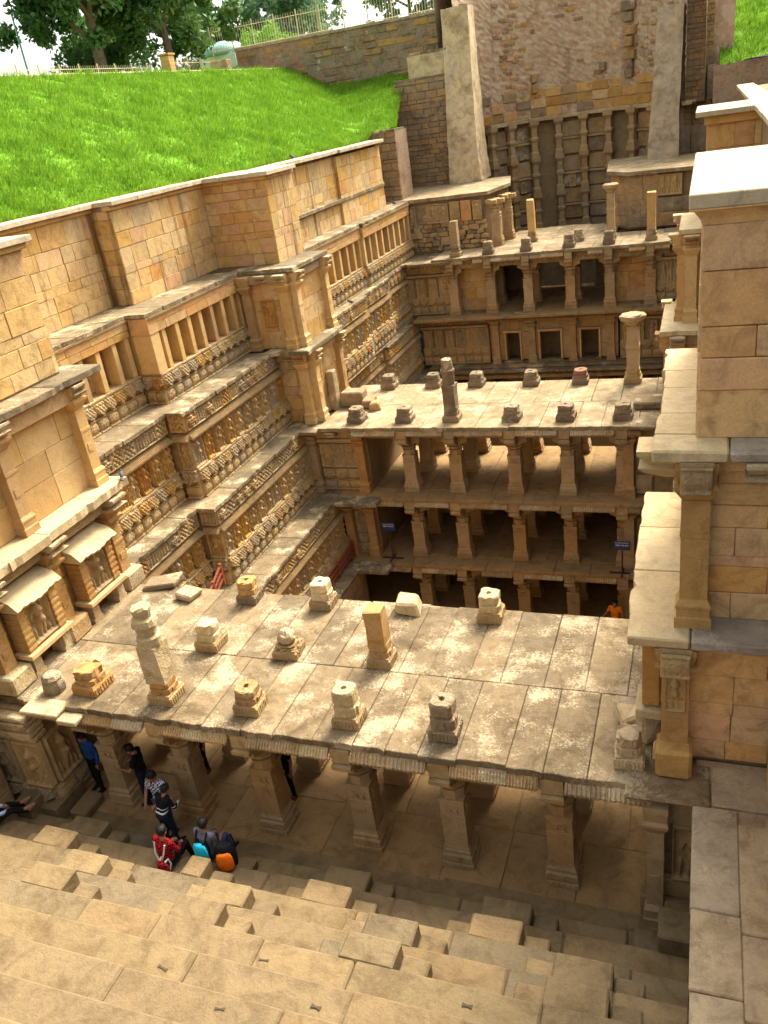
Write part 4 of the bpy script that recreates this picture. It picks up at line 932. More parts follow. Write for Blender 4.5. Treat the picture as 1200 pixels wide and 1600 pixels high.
# plaster buttress pillars
def dense(m, seed):
    """the same tapering pillar with more rings and worn, uneven faces"""
    g = random.Random(seed); R4 = [m.v[i:i+4] for i in range(0, len(m.v), 4)]; out = []
    for a, b_ in zip(R4[:-1], R4[1:]):
        for t in range(6):
            ring4 = [Vector(p).lerp(Vector(q), t/6) for p, q in zip(a, b_)]; out.append(ring4)
    out.append([Vector(p) for p in R4[-1]]); res = []
    for ring4 in out:
        pts_ = []
        for i in range(4):
            for t in range(5): p = ring4[i].lerp(ring4[(i+1) % 4], t/5); w_ = .02; pts_.append((p.x+g.gauss(0, w_*.6), p.y+g.gauss(0, w_*.6), p.z+g.gauss(0, .02)))
        res.append(pts_)
    x = MB(); x.loft(res); return x
wp = MB(); wp.loft([[(x0, y0, z), (x1, y0, z), (x1, 43.2, z), (x0, 43.2, z)] for x0, x1, y0, z in ((-2.25, -.3, 40.6, 8.78), (-2.2, -.42, 40.75, 10.2), (-2.2, -.5, 41.0, 12), (-2.15, -.58, 41.5, 15), (-2.15, -.62, 41.9, 17.9))])
wo = tag(ob('plaster_pillar', dense(wp, 1), 'plaster_pale'), 'tall pale plastered buttress pillar at the left edge of the brick shaft', 'pillar')
gp = MB(); gp.loft([[(x0, y0, z), (x1, y0, z), (x1, 44.6, z), (x0, 44.6, z)] for x0, x1, y0, z in ((8.95, 10.65, 41.9, 8.78), (9.1, 10.6, 42.3, 11), (9.3, 10.7, 42.8, 14.0), (9.4, 10.75, 43.2, 16.2))])
tag(ob('plaster_pillar', dense(gp, 2), 'plaster_grey'), 'grey plastered buttress pillar at the right edge of the brick shaft', 'pillar')
# stepped masonry left of the pale pillar
sw = thing('stepped_wall', 'stepped masonry wall left of the pale plastered pillar', 'wall', (-4, 41, 8.7))
for x0, x1, y, z0, z1, mt in ((-6.5, -3.4, 35.0, 8.7, 12.25, 'ashlar_old'), (-5.5, -2.0, 41.3, 8.7, 12.6, 'ashlar_old'), (-5.3, -2.0, 41.5, 12.6, 14.6, 'ashlar_old'), (-4.4, -2.0, 41.7, 14.6, 15.9, 'plaster_pale')):
    r = Run(x0, y, 0)
    if mt == 'ashlar_old': core(r, sw, 0, x1-x0, -2, -.06, z0, z1, 'rubble_wall'); ashlar(r, sw, 0, x1-x0, z0, z1, 0, mt, (.26, .42), (.4, .95), proud=.06, jit=.015, gap=.02)
    else: core(r, sw, 0, x1-x0, -2, 0, z0, z1, mt)
    ledge(r, sw, 0, x1-x0, z1+.1, 1.8, .08, .12, 'ledge', (1.0, 1.8), .03)
# brick wall at the back left, with courses of stone
bw = thing('retaining_wall', 'long weathered brick and stone retaining wall below the picket railing', 'wall', (-10, 46, 14))
r = Run(-17.6, 46, 0); core(r, bw, 0, 16.2, -1.2, 0, 13.0, 18.1, 'rubble_wall'); ledge(r, bw, 0, 16.2, 18.25, 1.2, .1, .16, 'plaster_grey', (1.5, 2.5), .03)
rs = random.Random(21)
for row in range(9):
    u = rs.uniform(0, .5)
    while u < 15.6:
        w = rs.uniform(.5, 1.3)
        if rs.random() < .62: r.block('stone_block', rs.choice(['ashlar_old', 'ashlar_old', 'stub_dark', 'carved_orange' if row > 5 else 'ashlar_old']), bw, u, u+w*.96, -.1, rs.uniform(.02, .09), 14.6+row*.38, 14.6+row*.38+rs.uniform(.24, .35), .03, .015)
        u += w
core(Run(10.7, 43.3, 0), bw, 0, .1, -.1, 0, 13.0, 13.1, 'rubble_wall')
rwb = thing('retaining_wall', 'rough brick wall right of the grey plastered pillar', 'wall', (12, 44, 9))
r = Run(10.6, 43.8, 0); core(r, rwb, 0, 2.7, -1.2, 0, 8.6, 16.9, 'brickish'); ashlar(r, rwb, .2, 1.7, 10.2, 16.6, .05, 'ashlar_old', (.22, .34), (.3, .6), proud=.06, jit=.015, gap=.02)
r = Run(13.2, 43.0, 0); core(r, rwb, -1.2, 3.5, -1.2, 0, 8.6, 13.1, 'rubble_wall')
m = MB(); m.add([(12.3, 41.9, 8.6), (18.2, 41.9, 8.6), (18.2, 41.9, 13.2), (12.6, 41.9, 13.0), (12.3, 41.9, 13.0), (12.3, 42.5, 8.6), (18.2, 42.5, 8.6), (18.2, 42.5, 13.2), (12.6, 42.5, 13.0), (12.3, 42.5, 13.0)], [(0, 1, 2, 3, 4), (9, 8, 7, 6, 5), (0, 5, 6, 1), (1, 6, 7, 2), (2, 7, 8, 3), (3, 8, 9, 4), (4, 9, 5, 0)]); ob('flank_wall', m, 'rubble_wall', rwb)
# ------------------------------------------------------------------ steps
st = thing('staircase', 'broad flight of worn sandstone steps descending to the near pavilion', 'steps', (5, -4, 0))
STEPS = [(-.84, .34), (-1.45, .77), (-2.25, 1.33), (-3.02, 1.87), (-3.78, 2.40), (-4.57, 2.96), (-5.3, 3.46), (-6.05, 3.98), (-6.8, 4.5), (-7.6, 5.05)]
prev_y = -.36
core(Run(-2.2, -.36, 0), st, 0, 14.4, -.1, .49, -.4, .004, 'step_stone', 'landing_slab')
for k, (y, z) in enumerate(STEPS):
    yb = STEPS[k+1][0]-.25 if k+1 < len(STEPS) else y-1.2
    x = -2.2
    while x < 12.2:
        w = RND.uniform(1.3, 3.2)
        if 12.25-x-w < .7: w = 12.25-x
        g = .003
        ob('step_block', stone(w-2*g, y-yb, .62, .034, .008), 'step_stone', st, (x+w/2, (y+yb)/2+RND.uniform(-.02, .01), z-.31+RND.uniform(-.006, .004)))
        x += w
core(Run(-2.2, -.6, 0), st, 0, 14.4, .2, 12, -.5, .0)
for k, (y, z) in enumerate(STEPS[1:], 1): core(Run(-2.2, y-.3, 0), st, 0, 14.4, .05, 6, -.4, z-.3)
cl = MB(); cl.prism([(-.11, -.035), (0, -.014), (.11, -.035), (.11, .035), (0, .014), (-.11, .035)], -.01, .006); NOTCH = cl.mesh('notch')  # thin bow-tie plate standing in for a shaded recess at a joint
rs = random.Random(31)
for k, xs__ in ((3, (4.0, 7.1)), (4, (6.3, 9.4)), (5, (5.2, 7.6, 10.4)), (6, (6.6, 9.3)), (7, (8.4,))):
    for x in xs__: ob('clamp_notch', NOTCH, 'notch_shade', st, (x, STEPS[k][0]-.3+rs.uniform(-.08, .08), STEPS[k][1]+.004), rs.uniform(-.25, .25), (rs.uniform(.55, .8), rs.uniform(.5, .9), 1))
def pyramid(xr, k, sx=1.0):
    """small stepped block in front of riser k: a high middle block with a lower one on each side"""
    y, z = STEPS[k]; zl = STEPS[k-1][1]; d = .40; y1 = y+d
    for (a, b_, h, dd) in ((-.86*sx, 0, 1.0, d), (.01, .44, .52, d*.95), (-.86*sx-.44*sx, -.86*sx-.01, .52, d*.95)):
        t = zl+(z-zl)*h+(.008 if h == 1 else 0)
        ob('stair_block', stone((b_-a)-.012, dd+.06, t-zl+.05, .03, .012), 'step_stone', st, (xr+(a+b_)/2, y-.045+(dd+.06)/2, (t+zl-.05)/2-.004))
for x in (.68, 6.65, 9.67): pyramid(x, 1); pyramid(x+.02, 2)
pyramid(3.75, 1, .55); pyramid(3.78, 2, .5)
for x in (2.2, 5.2, 8.2, 11.2): pyramid(x, 3); pyramid(x+.02, 4)
for (x, y, w, d, z) in ((-1.75, -.55, .5, 1.0, .75), (-1.3, -.3, .5, 1.0, .48), (-.75, -.25, .45, .7, .24)): ob('stair_block', stone(w, d, z, .03, .015), 'step_stone', st, (x, y, z/2))
for (x, y, w, d, z) in ((12.0, -1.2, .5, .6, 1.15), (12.05, -.7, .45, .5, .75), (11.55, -1.2, .42, .5, .6)): ob('stair_block', stone(w, d, z, .03, .015), 'step_stone', st, (x, y, z/2))
# ------------------------------------------------------------------ stub pillars and loose stones on the roofs
def stub_parts(h, w, hole=True, plinth=.24):
    q = w/2; p = MB(); p.sq([(q, 0), (q, plinth*.8), (q*.93, plinth*.85), (q*.93, plinth)])
    for a in range(4):
        c, s = round(math.cos(a*math.pi/2)), round(math.sin(a*math.pi/2))
        for t in range(-3, 4):
            t0, t1 = (t-.32)*q*.27, (t+.32)*q*.27
            p.box(*(sorted((c*q*.99-s*t0, c*(q+.014)-s*t1))), *(sorted((s*q*.99+c*t0, s*(q+.014)+c*t1))), plinth*.15, plinth*.72)
    b = MB(); z = plinth; hh = h-plinth; k = .86
    rs = [ring(q*k, z), ring(q*k, z+hh*.38), ring(q*.74, z+hh*.44), ring(q*.74, z+hh*.5), ring(q*.82, z+hh*.54), ring(q*.8, z+hh*.92), ring(q*.72, h)]
    if hole: rs += [ring(.055, h+.004, 16, 'c'), ring(.05, h-.1, 16, 'c')]
    b.loft(rs)
    for a in range(4):
        c, s = round(math.cos(a*math.pi/2)), round(math.sin(a*math.pi/2))
        b.box(*(sorted((c*q*.8-s*-.06, c*(q*k+.02)-s*.06))), *(sorted((s*q*.8+c*-.06, s*(q*k+.02)+c*.06))), z+hh*.06, z+hh*.34)
    return p, b
def stub(x, y, z, h, label, w=.52, mat='stub_stone', pmat='carved_fine', hole=True, rz=0.0, group='stub pillars on the roof slabs', plinth=.24):
    p, b = stub_parts(h, w, hole, plinth)
    t = thing('pillar_stub', label, 'pillar stub', (x, y, z), group)
    sd = int(abs(x*37+y*11)*10); weather(p, .008, seed=sd); weather(b, .012, not hole, .035, sd+1)
    rz += math.sin(sd)*.06
    ob('plinth', p, pmat, t, (x, y, z), rz); ob('upper_block', b, mat, t, (x, y, z), rz); return t
def shaft_parts(h, w, head=None):
    m = MB(); q = w/2
    if head == 'octagon': m.sq([(q*.8, .5), (q*.8, h*.62)]); m.sq([(q*.92, h*.62), (q*.92, h*.7), (q*.7, h*.72), (q*.78, h*.8), (q*.95, h*.82), (q*.9, h*.88), (q*.66, h*.9), (q*.7, h-.02), (q*.6, h)], 'oct', 16)
    elif head == 'carved': m.sq([(q*.74, .5), (q*.74, h*.55), (q*.8, h*.56), (q*.8, h*.6)]); m.sq([(q*.74, h*.6), (q*.74, h*.78), (q*.85, h*.8), (q*.85, h*.84), (q*.7, h*.86), (q*.66, h)], 'oct', 16)
    elif head == 'capital': m.sq([(q*.72, .5), (q*.72, h*.5), (q*.78, h*.51), (q*.78, h*.56), (q*.7, h*.57), (q*.7, h*.84)]); m.sq([(q*.7, h*.84), (q*1.0, h*.89), (q*1.5, h*.93), (q*1.55, h*.98), (q*1.3, h)], 'c', 16)
    else: m.sq([(q*.74, .45), (q*.74, h*.7), (q*.72, h-.02), (q*.64, h)])
    return m
def tall(x, y, z, h, label, w=.52, head=None, mat='stub_stone', bmat='stub_orange', rz=0.0):
    t = thing('broken_pillar', label, 'pillar', (x, y, z), 'broken pillars on the roof slabs')
    p, b = stub_parts(.55, w, False); ob('plinth', p, 'carved_fine', t, (x, y, z), rz); ob('base_block', b, bmat, t, (x, y, z), rz)
    ob('shaft', weather(shaft_parts(h, w, head), .012, True, .03, int(x*10)), mat, t, (x, y, z), rz); return t
z = 3.155
stub(.08, .34, z, .55, 'low squat stub with orange sandstone base, leftmost on the front edge of the near roof', .62, 'stub_orange', 'stub_orange', False)
tall(1.97, .32, z, 2.25, 'tall weathered broken pillar with eight-sided head on the front edge of the near roof', .56, 'octagon', 'stub_stone')
stub(3.95, .32, z, .55, 'low pale stub with round socket, right of the tall broken pillar on the near roof', .52)
stub(6.08, .32, z, .78, 'taller stub with round socket at the middle of the near roof front edge', .52)
stub(7.98, .32, z, .78, 'dark carved stub with square top, rightmost free-standing on the near roof front edge', .52, 'stub_dark', 'stub_dark')
stub(1.98, 2.17, z, .62, 'stub with bright white top in the middle row of the near roof', .55, 'ledge_bright', 'carved_fine', False)
t = stub(3.93, 2.17, z, .3, 'boulder-topped low stub in the middle row of the near roof', .55, 'carved_fine', 'carved_fine', False, plinth=.22)
m = weather(MB().ell((0, 0, .42), (.21, .19, .19), 12, 8), .022, seed=3); o = ob('round_top', m.mesh('round_top', False), 'stub_stone', t, (3.93, 2.17, z))
tall(6.1, 2.17, z, 1.35, 'short pillar with smooth orange shaft in the middle row of the near roof', .5, None, 'stub_orange', 'carved_orange')
stub(1.97, 4.08, z, .58, 'plain reddish square block on the back edge of the near roof', .5, 'stub_orange', 'stub_dark')
stub(3.95, 4.08, z, .66, 'pale stub with socket on the back edge of the near roof, beside the reddish block', .52, 'ledge_bright', 'carved_fine')
stub(7.98, 4.08, z, .64, 'pale stub with socket on the back edge of the near roof, rightmost one', .52, 'ledge_bright', 'carved_fine')
def rock(name, label, x, y, z, dx, dy, dz, mat, rz=0.0, jit=.05, cat='stone', b=.05):
    vs, fs = bevel_box(dx, dy, dz, b, jit, RND); m = MB(); m.add([(a, c, d+dz/2) for a, c, d in vs], fs)
    return tag(ob(name, m, mat, None, (x, y, z), rz), label, cat, 'loose stones')
rock('loose_stone', 'low broken pale stone on the back edge of the near roof', 6.05, 4.1, z, .55, .45, .33, 'ledge_bright', .1)
rock('flat_plinth', 'flat square plinth slab lying on the back left of the near roof', .25, 4.0, z, .55, .5, .2, 'stub_stone', -.2, .015)
rock('loose_slab', 'irregular flat slab at the back left corner of the near roof', -.85, 4.45, z, .95, .6, .12, 'ledge', .3, .07)
m = MB(); m.sq([(.22, 0), (.24, .1), (.24, .2), (.2, .3), (.22, .34), (.16, .42)], 'oct', 8)
tag(ob('octagonal_stone', m, 'stub_dark', None, (-.78, .12, z)), 'dark eight-sided stone at the front left corner of the near roof', 'stone', 'loose stones')
stub(11.2, .22, z, .62, 'grey two-part block at the front right corner of the near roof', .46, 'stub_stone', 'stub_stone', False)
rock('loose_stone', 'rounded fallen stone leaning on the right buttress at the near roof', 11.45, .9, z, .42, .38, .5, 'stub_stone', .5, .06)
rock('loose_stone', 'pale fallen bracket stone beside the right buttress at the near roof', 11.15, 1.15, z, .4, .35, .3, 'ledge_bright', .2, .06)
# middle roof
z = 2.815
names = ['dark stub on the middle roof front edge beside the grey stone blocks', 'dark stub on the middle roof front edge left of the tall carved pillar', None,
         'dark stub on the middle roof front edge right of the tall carved pillar', 'dark stub on the middle roof front edge, second from its right end', 'dark stub at the right end of the middle roof front edge']
for i, x in enumerate(XM):
    if names[i]: stub(x, 17.05, z, .55, names[i], .62, 'stub_dark', 'stub_dark')
tall(XM[2], 17.05, z, 2.3, 'tall dark carved pillar standing on the front edge of the middle roof', .6, 'carved', 'stub_dark', 'stub_dark')
names = ['dark stub on the middle roof back edge next to the left terrace wall', 'dark stub on the middle roof back edge just behind the tall carved pillar', 'dark stub on the middle roof back edge right of the tall carved pillar',
         'dark stub in the centre of the middle roof back edge', 'reddish stub on the middle roof back edge beside the capital-topped pillar']
for i, x in enumerate(XM[:5]): stub(x, 20.95, z, .55, names[i], .6, 'stub_dark' if i < 4 else 'red_stone', 'stub_dark')
tall(9.72, 20.95, z, 2.6, 'slender standing pillar with flared capital on the back edge of the middle roof', .62, 'capital', 'column_stone', 'column_stone')
rock('stone_block', 'large square grey block at the left end of the middle roof', -1.0, 18.9, z, .95, .7, .62, 'ashlar_old', 0, .02)
rock('stone_block', 'lower grey step block in front of the large grey block on the middle roof', -.28, 18.7, z, .45, .7, .36, 'ashlar_old', 0, .02)
rock('stone_block', 'rounded grey stone right of the grey step block on the middle roof', .05, 18.4, z, .45, .55, .3, 'ashlar_old', .2, .05)
rock('broken_slab', 'broken slab raised at the right end of the middle roof', 10.55, 18.3, z, 1.2, 1.0, .25, 'ledge', 0, .03)
# far roof
z = 6.005
tall(.0, 32.5, z, 1.75, 'broken pillar at the left front corner of the far roof', .55, None, 'column_stone', 'stub_dark')
for x, lb in ((1.75, 'small dark stub on the far roof edge, leftmost'), (3.7, 'small dark stub on the far roof edge below the slender pillar'), (5.83, 'small dark stub in the centre of the far roof edge'), (7.76, 'small dark stub on the far roof edge below the capital-topped pillar')):
    stub(x, 32.4, z, .62, lb, .55, 'stub_dark', 'stub_dark')
tall(3.55, 35.0, z, 2.1, 'slender broken pillar standing free on the far roof', .5, None, 'pillar_plain', 'stub_stone')
tall(7.72, 33.9, z, 2.6, 'pillar with small capital beside the far right block', .5, 'capital', 'column_stone', 'stub_stone')
tall(9.72, 32.6, z, 2.2, 'plain broken pillar at the right end of the far roof', .52, None, 'pillar_plain', 'stub_dark')
stub(6.1, 33.9, z, .6, 'small dark stub set back from the centre of the far roof edge', .5, 'stub_dark', 'stub_dark')
# ------------------------------------------------------------------ terrain (setting)
XCR, ZCR = -14.0, 16.5
def edge_x(y):
    return float(np.interp(y, [-16, 10, 14, 18, 23, 33, 35, 35.3, 41, 46], [-6.75, -6.75, -6.4, -5.7, -4.9, -4.75, -4.75, -3.5, -5.0, -4.5]))
def lawn_h(x, y, xe):
    xe = min(xe, -4.75); t = min(1, max(0, (x-xe)/(XCR-xe))); a = 11.9+(ZCR-11.9)*t
    b_ = 12.0+(y-34.0)*.26 if y > 34 else 0
    return max(a, min(b_, 17))
def grid_obj(name, pts, nu, nv, mat, kind='structure'):
    F = [(j*(nu+1)+i, j*(nu+1)+i+1, (j+1)*(nu+1)+i+1, (j+1)*(nu+1)+i) for j in range(nv) for i in range(nu)]
    m = MB(); m.add(pts, F); o = ob(name, m.mesh(name, True), mat); return struct(o, kind)
rs = random.Random(4); nu, nv = 30, 90; pts = []
LY0, LY1 = -16.0, 46.0
for j in range(nv+1):
    y = LY0+(LY1-LY0)*j/nv; xe = edge_x(y)
    for i in range(nu+1):
        x = XCR-4+(xe-XCR+4)*i/nu; pts.append((x, y, lawn_h(x, y, xe)+(rs.uniform(-.06, .06) if 0 < i < nu else 0)))
grid_obj('lawn', pts, nu, nv, 'lawn_soil')
# flat land: west and north of the excavation, reaching the horizon
def land(name, x0, x1, y0, y1, z, mat, n=1): return grid_obj(name, [(x0+(x1-x0)*i/n, y0+(y1-y0)*j/n, z) for j in range(n+1) for i in range(n+1)], n, n, mat)
land('ground', -1500, XCR-3.9, -800, 1500, 16.46, 'lawn_soil'); land('ground', XCR-3.9, -2.9, 46.9, 1500, 17.9, 'lawn_soil'); land('ground', -2.9, 12.4, 50.4, 1500, 17.9, 'lawn_soil'); land('ground', 17.9, 1500, -800, 1500, 16.4, 'lawn_soil')
land('path', XCR-3.0, XCR-.4, -16, 45.5, 16.56, 'path_dust')
struct(ob('path_edge', stone(.3, 60, .3, .04), 'plaster_pale', None, (XCR-.3, 15, 16.5)))
pts = [(12.6+5.4*i/12, 42+60*j/40 if j else 42, min(20.5, 12.95+.5*i/12+1.5*j*.42)+rs.uniform(-.05, .05)) for j in range(41) for i in range(13)]
grid_obj('lawn', pts, 12, 40, 'lawn_soil')
# grass blades
def grass(name, n, sampler, hmin, hmax, wid, seed):
    g = np.random.RandomState(seed); V = np.zeros((n*3, 3)); base = sampler(g, n)
    cn = .5+.25*(np.sin(base[:, 0]*2.3+1.7*np.sin(base[:, 1]*1.1))+np.sin(base[:, 1]*2.9+1.3*np.sin(base[:, 0]*1.7+2)))
    h = g.uniform(hmin, hmax, n)*(.55+.95*cn); a = g.uniform(0, 2*math.pi, n); w = wid*g.uniform(.6, 1.3, n)
    lean = g.normal(0, .35, (n, 2))+np.array([.18, -.05])
    V[0::3] = base+np.stack([np.cos(a)*w, np.sin(a)*w, -.02*np.ones(n)], 1); V[1::3] = base-np.stack([np.cos(a)*w, np.sin(a)*w, .02*np.ones(n)], 1)
    V[2::3] = base+np.stack([lean[:, 0]*h, lean[:, 1]*h, h*.9], 1)
    me = bpy.data.meshes.new(name); me.vertices.add(n*3); me.vertices.foreach_set('co', V.ravel()); me.loops.add(n*3); me.loops.foreach_set('vertex_index', np.arange(n*3))
    me.polygons.add(n); me.polygons.foreach_set('loop_start', np.arange(0, n*3, 3)); me.polygons.foreach_set('loop_total', np.full(n, 3)); me.update(); me.validate()
    return struct(ob(name, me, 'grass_blade'), 'stuff')
def samp_left(g, n):
    y = 2+44*g.uniform(0, 1, n)**1.1; xe = np.array([edge_x(q) for q in y]); u_ = g.uniform(0, 1, n); u_[:n//14] = g.uniform(-.012, .02, n//14); x = xe+(XCR-.2-xe)*u_
    z_ = np.array([lawn_h(a, b, c) for a, b, c in zip(x, y, xe)]); return np.stack([x, y, z_], 1)
o = grass('grass', 120000, samp_left, .12, .34, .022, 1); o['label'] = 'bright green grass on the slope above the left wall'
def samp_right(g, n):
    t = g.uniform(0, 1, n); y = 42+18*g.uniform(0, 1, n); return np.stack([12.6+5.4*t, y, np.minimum(20.5, 12.95+.5*t+(y-42)*.42)], 1)
o = grass('grass', 12000, samp_right, .15, .4, .03, 2); o['label'] = 'green grass on the slope at the upper right corner'
# ------------------------------------------------------------------ trees
def tree(name, label, x, y, z, h, crown, n, mat, trunk=.35, limbs=7, seed=0, leaf=.16, group='trees beyond the lawn', low=.3, lean=(0, 0)):
    g = random.Random(seed); t = thing(name, label, 'tree', (x, y, z), group)
    tr = MB(); tips = []; top = Vector((lean[0]*h, lean[1]*h, h*.55)); P = [Vector((0, 0, 0)), Vector((lean[0]*h*.3, lean[1]*h*.3, h*.22)), top*.75, top]
    for k in range(3): tr.tube(P[k], P[k+1], trunk*(1-.22*k), trunk*(1-.22*(k+1)), 9)
    for k in range(limbs):
        a = 2*math.pi*k/limbs+g.uniform(-.3, .3); s = P[1].lerp(P[3], g.uniform(.1, .9)); e = s+Vector((math.cos(a)*crown[0]*g.uniform(.5, .85), math.sin(a)*crown[1]*g.uniform(.5, .85), h*g.uniform(.12, .38)))
        mid = s.lerp(e, .5)+Vector((0, 0, h*.04)); tr.tube(s, mid, trunk*.42, trunk*.26, 7); tr.tube(mid, e, trunk*.26, trunk*.1, 6); tips += [e, mid]
        for q in range(2): e2 = mid+Vector((g.uniform(-1, 1)*crown[0]*.4, g.uniform(-1, 1)*crown[1]*.4, h*g.uniform(.0, .25))); tr.tube(mid, e2, trunk*.16, trunk*.06, 5); tips.append(e2)
    ob('trunk', tr, 'bark', t, (x, y, z))
    rs_ = np.random.RandomState(seed+1); cl = []
    for k in range(46):
        a = rs_.uniform(0, 2*math.pi); u = rs_.uniform(low, 1); rad = math.sqrt(max(0, 1-((u-.55)/.62)**2))*rs_.uniform(.35, 1.0)
        cl.append((math.cos(a)*rad*crown[0]+lean[0]*h, math.sin(a)*rad*crown[1]+lean[1]*h, u*h))
    cl += [tuple(p) for p in tips]; cl = np.array(cl); m = len(cl)
    idx = rs_.randint(0, m, n); sz = rs_.uniform(.1, .24, m)[idx]*max(crown)
    d = rs_.normal(0, 1, (n, 3)); d /= np.linalg.norm(d, axis=1)[:, None]; d *= (rs_.uniform(0, 1, n)**.5*sz)[:, None]; d[:, 2] *= .8; d[:, 2] -= np.abs(rs_.normal(0, .25, n))*sz
    c = cl[idx]+d; u1 = rs_.normal(0, 1, (n, 3)); u1 /= np.linalg.norm(u1, axis=1)[:, None]; w = rs_.normal(0, 1, (n, 3)); u2 = np.cross(u1, w); u2 /= np.linalg.norm(u2, axis=1)[:, None]
    s = leaf*rs_.uniform(.6, 1.3, n)[:, None]; V = np.zeros((n*4, 3)); V[0::4] = c+u1*s; V[1::4] = c+u2*s*.5; V[2::4] = c-u1*s; V[3::4] = c-u2*s*.5
    me = bpy.data.meshes.new('crown'); me.vertices.add(n*4); me.vertices.foreach_set('co', V.ravel()); me.loops.add(n*4); me.loops.foreach_set('vertex_index', np.arange(n*4)); me.polygons.add(n); me.polygons.foreach_set('loop_start', np.arange(0, n*4, 4)); me.polygons.foreach_set('loop_total', np.full(n, 4)); me.update(); me.validate()
    ob('crown', me, mat, t, (x, y, z)); return t
tree('shade_tree', 'large shade tree with forked trunk nearest the lawn crest', -22.6, 38, 16.4, 11.0, (6.0, 5.4), 24000, 'leaf_dark', .42, 9, 1, .2, low=.2)
tree('shade_tree', 'second large tree with slim leaning trunk right of the forked one', -21.0, 43.5, 16.4, 10.5, (5.0, 5.0), 20000, 'leaf_mid', .33, 8, 2, .2, low=.2, lean=(-.03, 0))
tree('shade_tree', 'bushy tree at the far left end behind the fence', -30.5, 50, 16.4, 6.5, (3.2, 3.2), 6000, 'leaf_mid', .35, 6, 3, .24, low=.1)
tree('shade_tree', 'broad dark tree behind the two shade trees', -27, 58, 16.4, 9.0, (5.5, 5.0), 8000, 'leaf_dark', .45, 7, 4, .28, low=.12)
for k, (x, y, h, c, mt, lb) in enumerate(((-26, 74, 11, 6, 'leaf_hazed', 'pale distant tree left of the light pole'), (-15, 78, 12, 6, 'leaf_hazed', 'pale distant tree behind the light pole'), (-10, 70, 9, 4.5, 'leaf_hazed', 'pale distant tree behind the middle of the railing'), (-4, 66, 9, 4.5, 'leaf_mid', 'darker distant tree near the right end of the railing'), (-20, 62, 9, 4.0, 'leaf_hazed', 'small pale tree behind the domed hut'))):
    tree('distant_tree', lb, x, y, 17.5, h, (c, c), 5000, mt, .3, 6, 20+k, .3, 'distant hazy trees', low=.15)
def bush(name, label, x, y, z, rx, rz_, n, mat, seed, leaf=.1):
    g = np.random.RandomState(seed); d = g.normal(0, 1, (n, 3)); d /= np.linalg.norm(d, axis=1)[:, None]; d *= (g.uniform(.3, 1, n)**.4)[:, None]; c = d*np.array([rx, rx, rz_])*(1+.18*np.sin(d[:, :1]*7+d[:, 1:2]*5)); c[:, 2] = np.abs(c[:, 2])
    u1 = g.normal(0, 1, (n, 3)); u1 /= np.linalg.norm(u1, axis=1)[:, None]; u2 = np.cross(u1, g.normal(0, 1, (n, 3))); u2 /= np.linalg.norm(u2, axis=1)[:, None]; s = leaf*g.uniform(.6, 1.3, n)[:, None]
    V = np.zeros((n*4, 3)); V[0::4] = c+u1*s; V[1::4] = c+u2*s*.5; V[2::4] = c-u1*s; V[3::4] = c-u2*s*.5
    me = bpy.data.meshes.new('foliage'); me.vertices.add(n*4); me.vertices.foreach_set('co', V.ravel()); me.loops.add(n*4); me.loops.foreach_set('vertex_index', np.arange(n*4)); me.polygons.add(n); me.polygons.foreach_set('loop_start', np.arange(0, n*4, 4)); me.polygons.foreach_set('loop_total', np.full(n, 4)); me.update(); me.validate()
    t = thing(name, label, 'bush', (x, y, z)); ob('foliage', me, mat, t, (x, y, z)); st_ = MB()
    for k in range(4): st_.tube((0, 0, -.1), (rx*.4*math.cos(k*1.6), rx*.4*math.sin(k*1.6), rz_*.6), .05, .02, 5)
    ob('stem', st_, 'bark', t, (x, y, z)); return t
bush('round_bush', 'bright green clipped round bush behind the picket railing', -17.6, 51, 17.9, 2.3, 1.9, 3500, 'leaf_bright', 5)
bush('grass_clump', 'tall dark green weeds at the left end of the retaining wall', -17.0, 44.0, 15.9, 1.4, 1.1, 1800, 'leaf_mid', 6, .12)
# ------------------------------------------------------------------ railings on the crest and on the retaining wall
def railing(label, p0, p1, h, sp=.18, every=9, name='picket_railing'):
    p0, p1 = Vector(p0), Vector(p1); d = p1-p0; n = int(d.length/sp); t = thing(name, label, 'railing', p0, 'picket railings'); pk = MB()
    for k in range(n+1):
        p = p0+d*k/n-p0
        if k % every == 0:
            q = MB(); q.tube((0, 0, -.1), (0, 0, h*1.08), .045, .045, 6); ob('post', q, 'picket_cream', t, p0+d*k/n)
        else: pk.tube(p, p+Vector((0, 0, h)), .016, .013, 4)
    struct(ob('pickets', pk, 'picket_cream', t, p0), 'stuff')
    for zz in (.12, h*.86):
        q = MB(); q.tube((0, 0, zz), d+Vector((0, 0, zz)), .022, .022, 5); ob('rail', q, 'picket_cream', t, p0)
railing('cream picket railing standing on the retaining wall', (-19.5, 46.4, 18.2), (-2.0, 46.4, 18.25), 1.5)
railing('cream picket railing behind the lawn crest left of the brick post', (-19.6, 22, 16.5), (-19.6, 38.6, 16.5), 1.15)
railing('cream picket railing behind the lawn crest right of the brick post', (-19.0, 40.4, 16.5), (-19.0, 48.0, 16.5), 1.35)
tg = thing('gate_post', 'square brick gate post with flat cap behind the lawn crest', 'post', (-18.9, 39.5, 16.4))
for k in range(6): ob('brick_course', stone(.62, .62, .26, .02, .008), 'ashlar_warm', tg, (-18.9, 39.5, 16.55+k*.265))
ob('post_cap', stone(.8, .8, .12, .02), 'stub_orange', tg, (-18.9, 39.5, 18.08))
rock('wall_stub', 'low cream wall end beside the railing at the crest', -18.2, 44.8, 16.3, 1.3, .6, 1.35, 'plaster_pale', 0, .02, 'wall')
hut = thing('domed_hut', 'small hut with pale green domed roof behind the railing', 'hut', (-21.5, 52, 17.3))
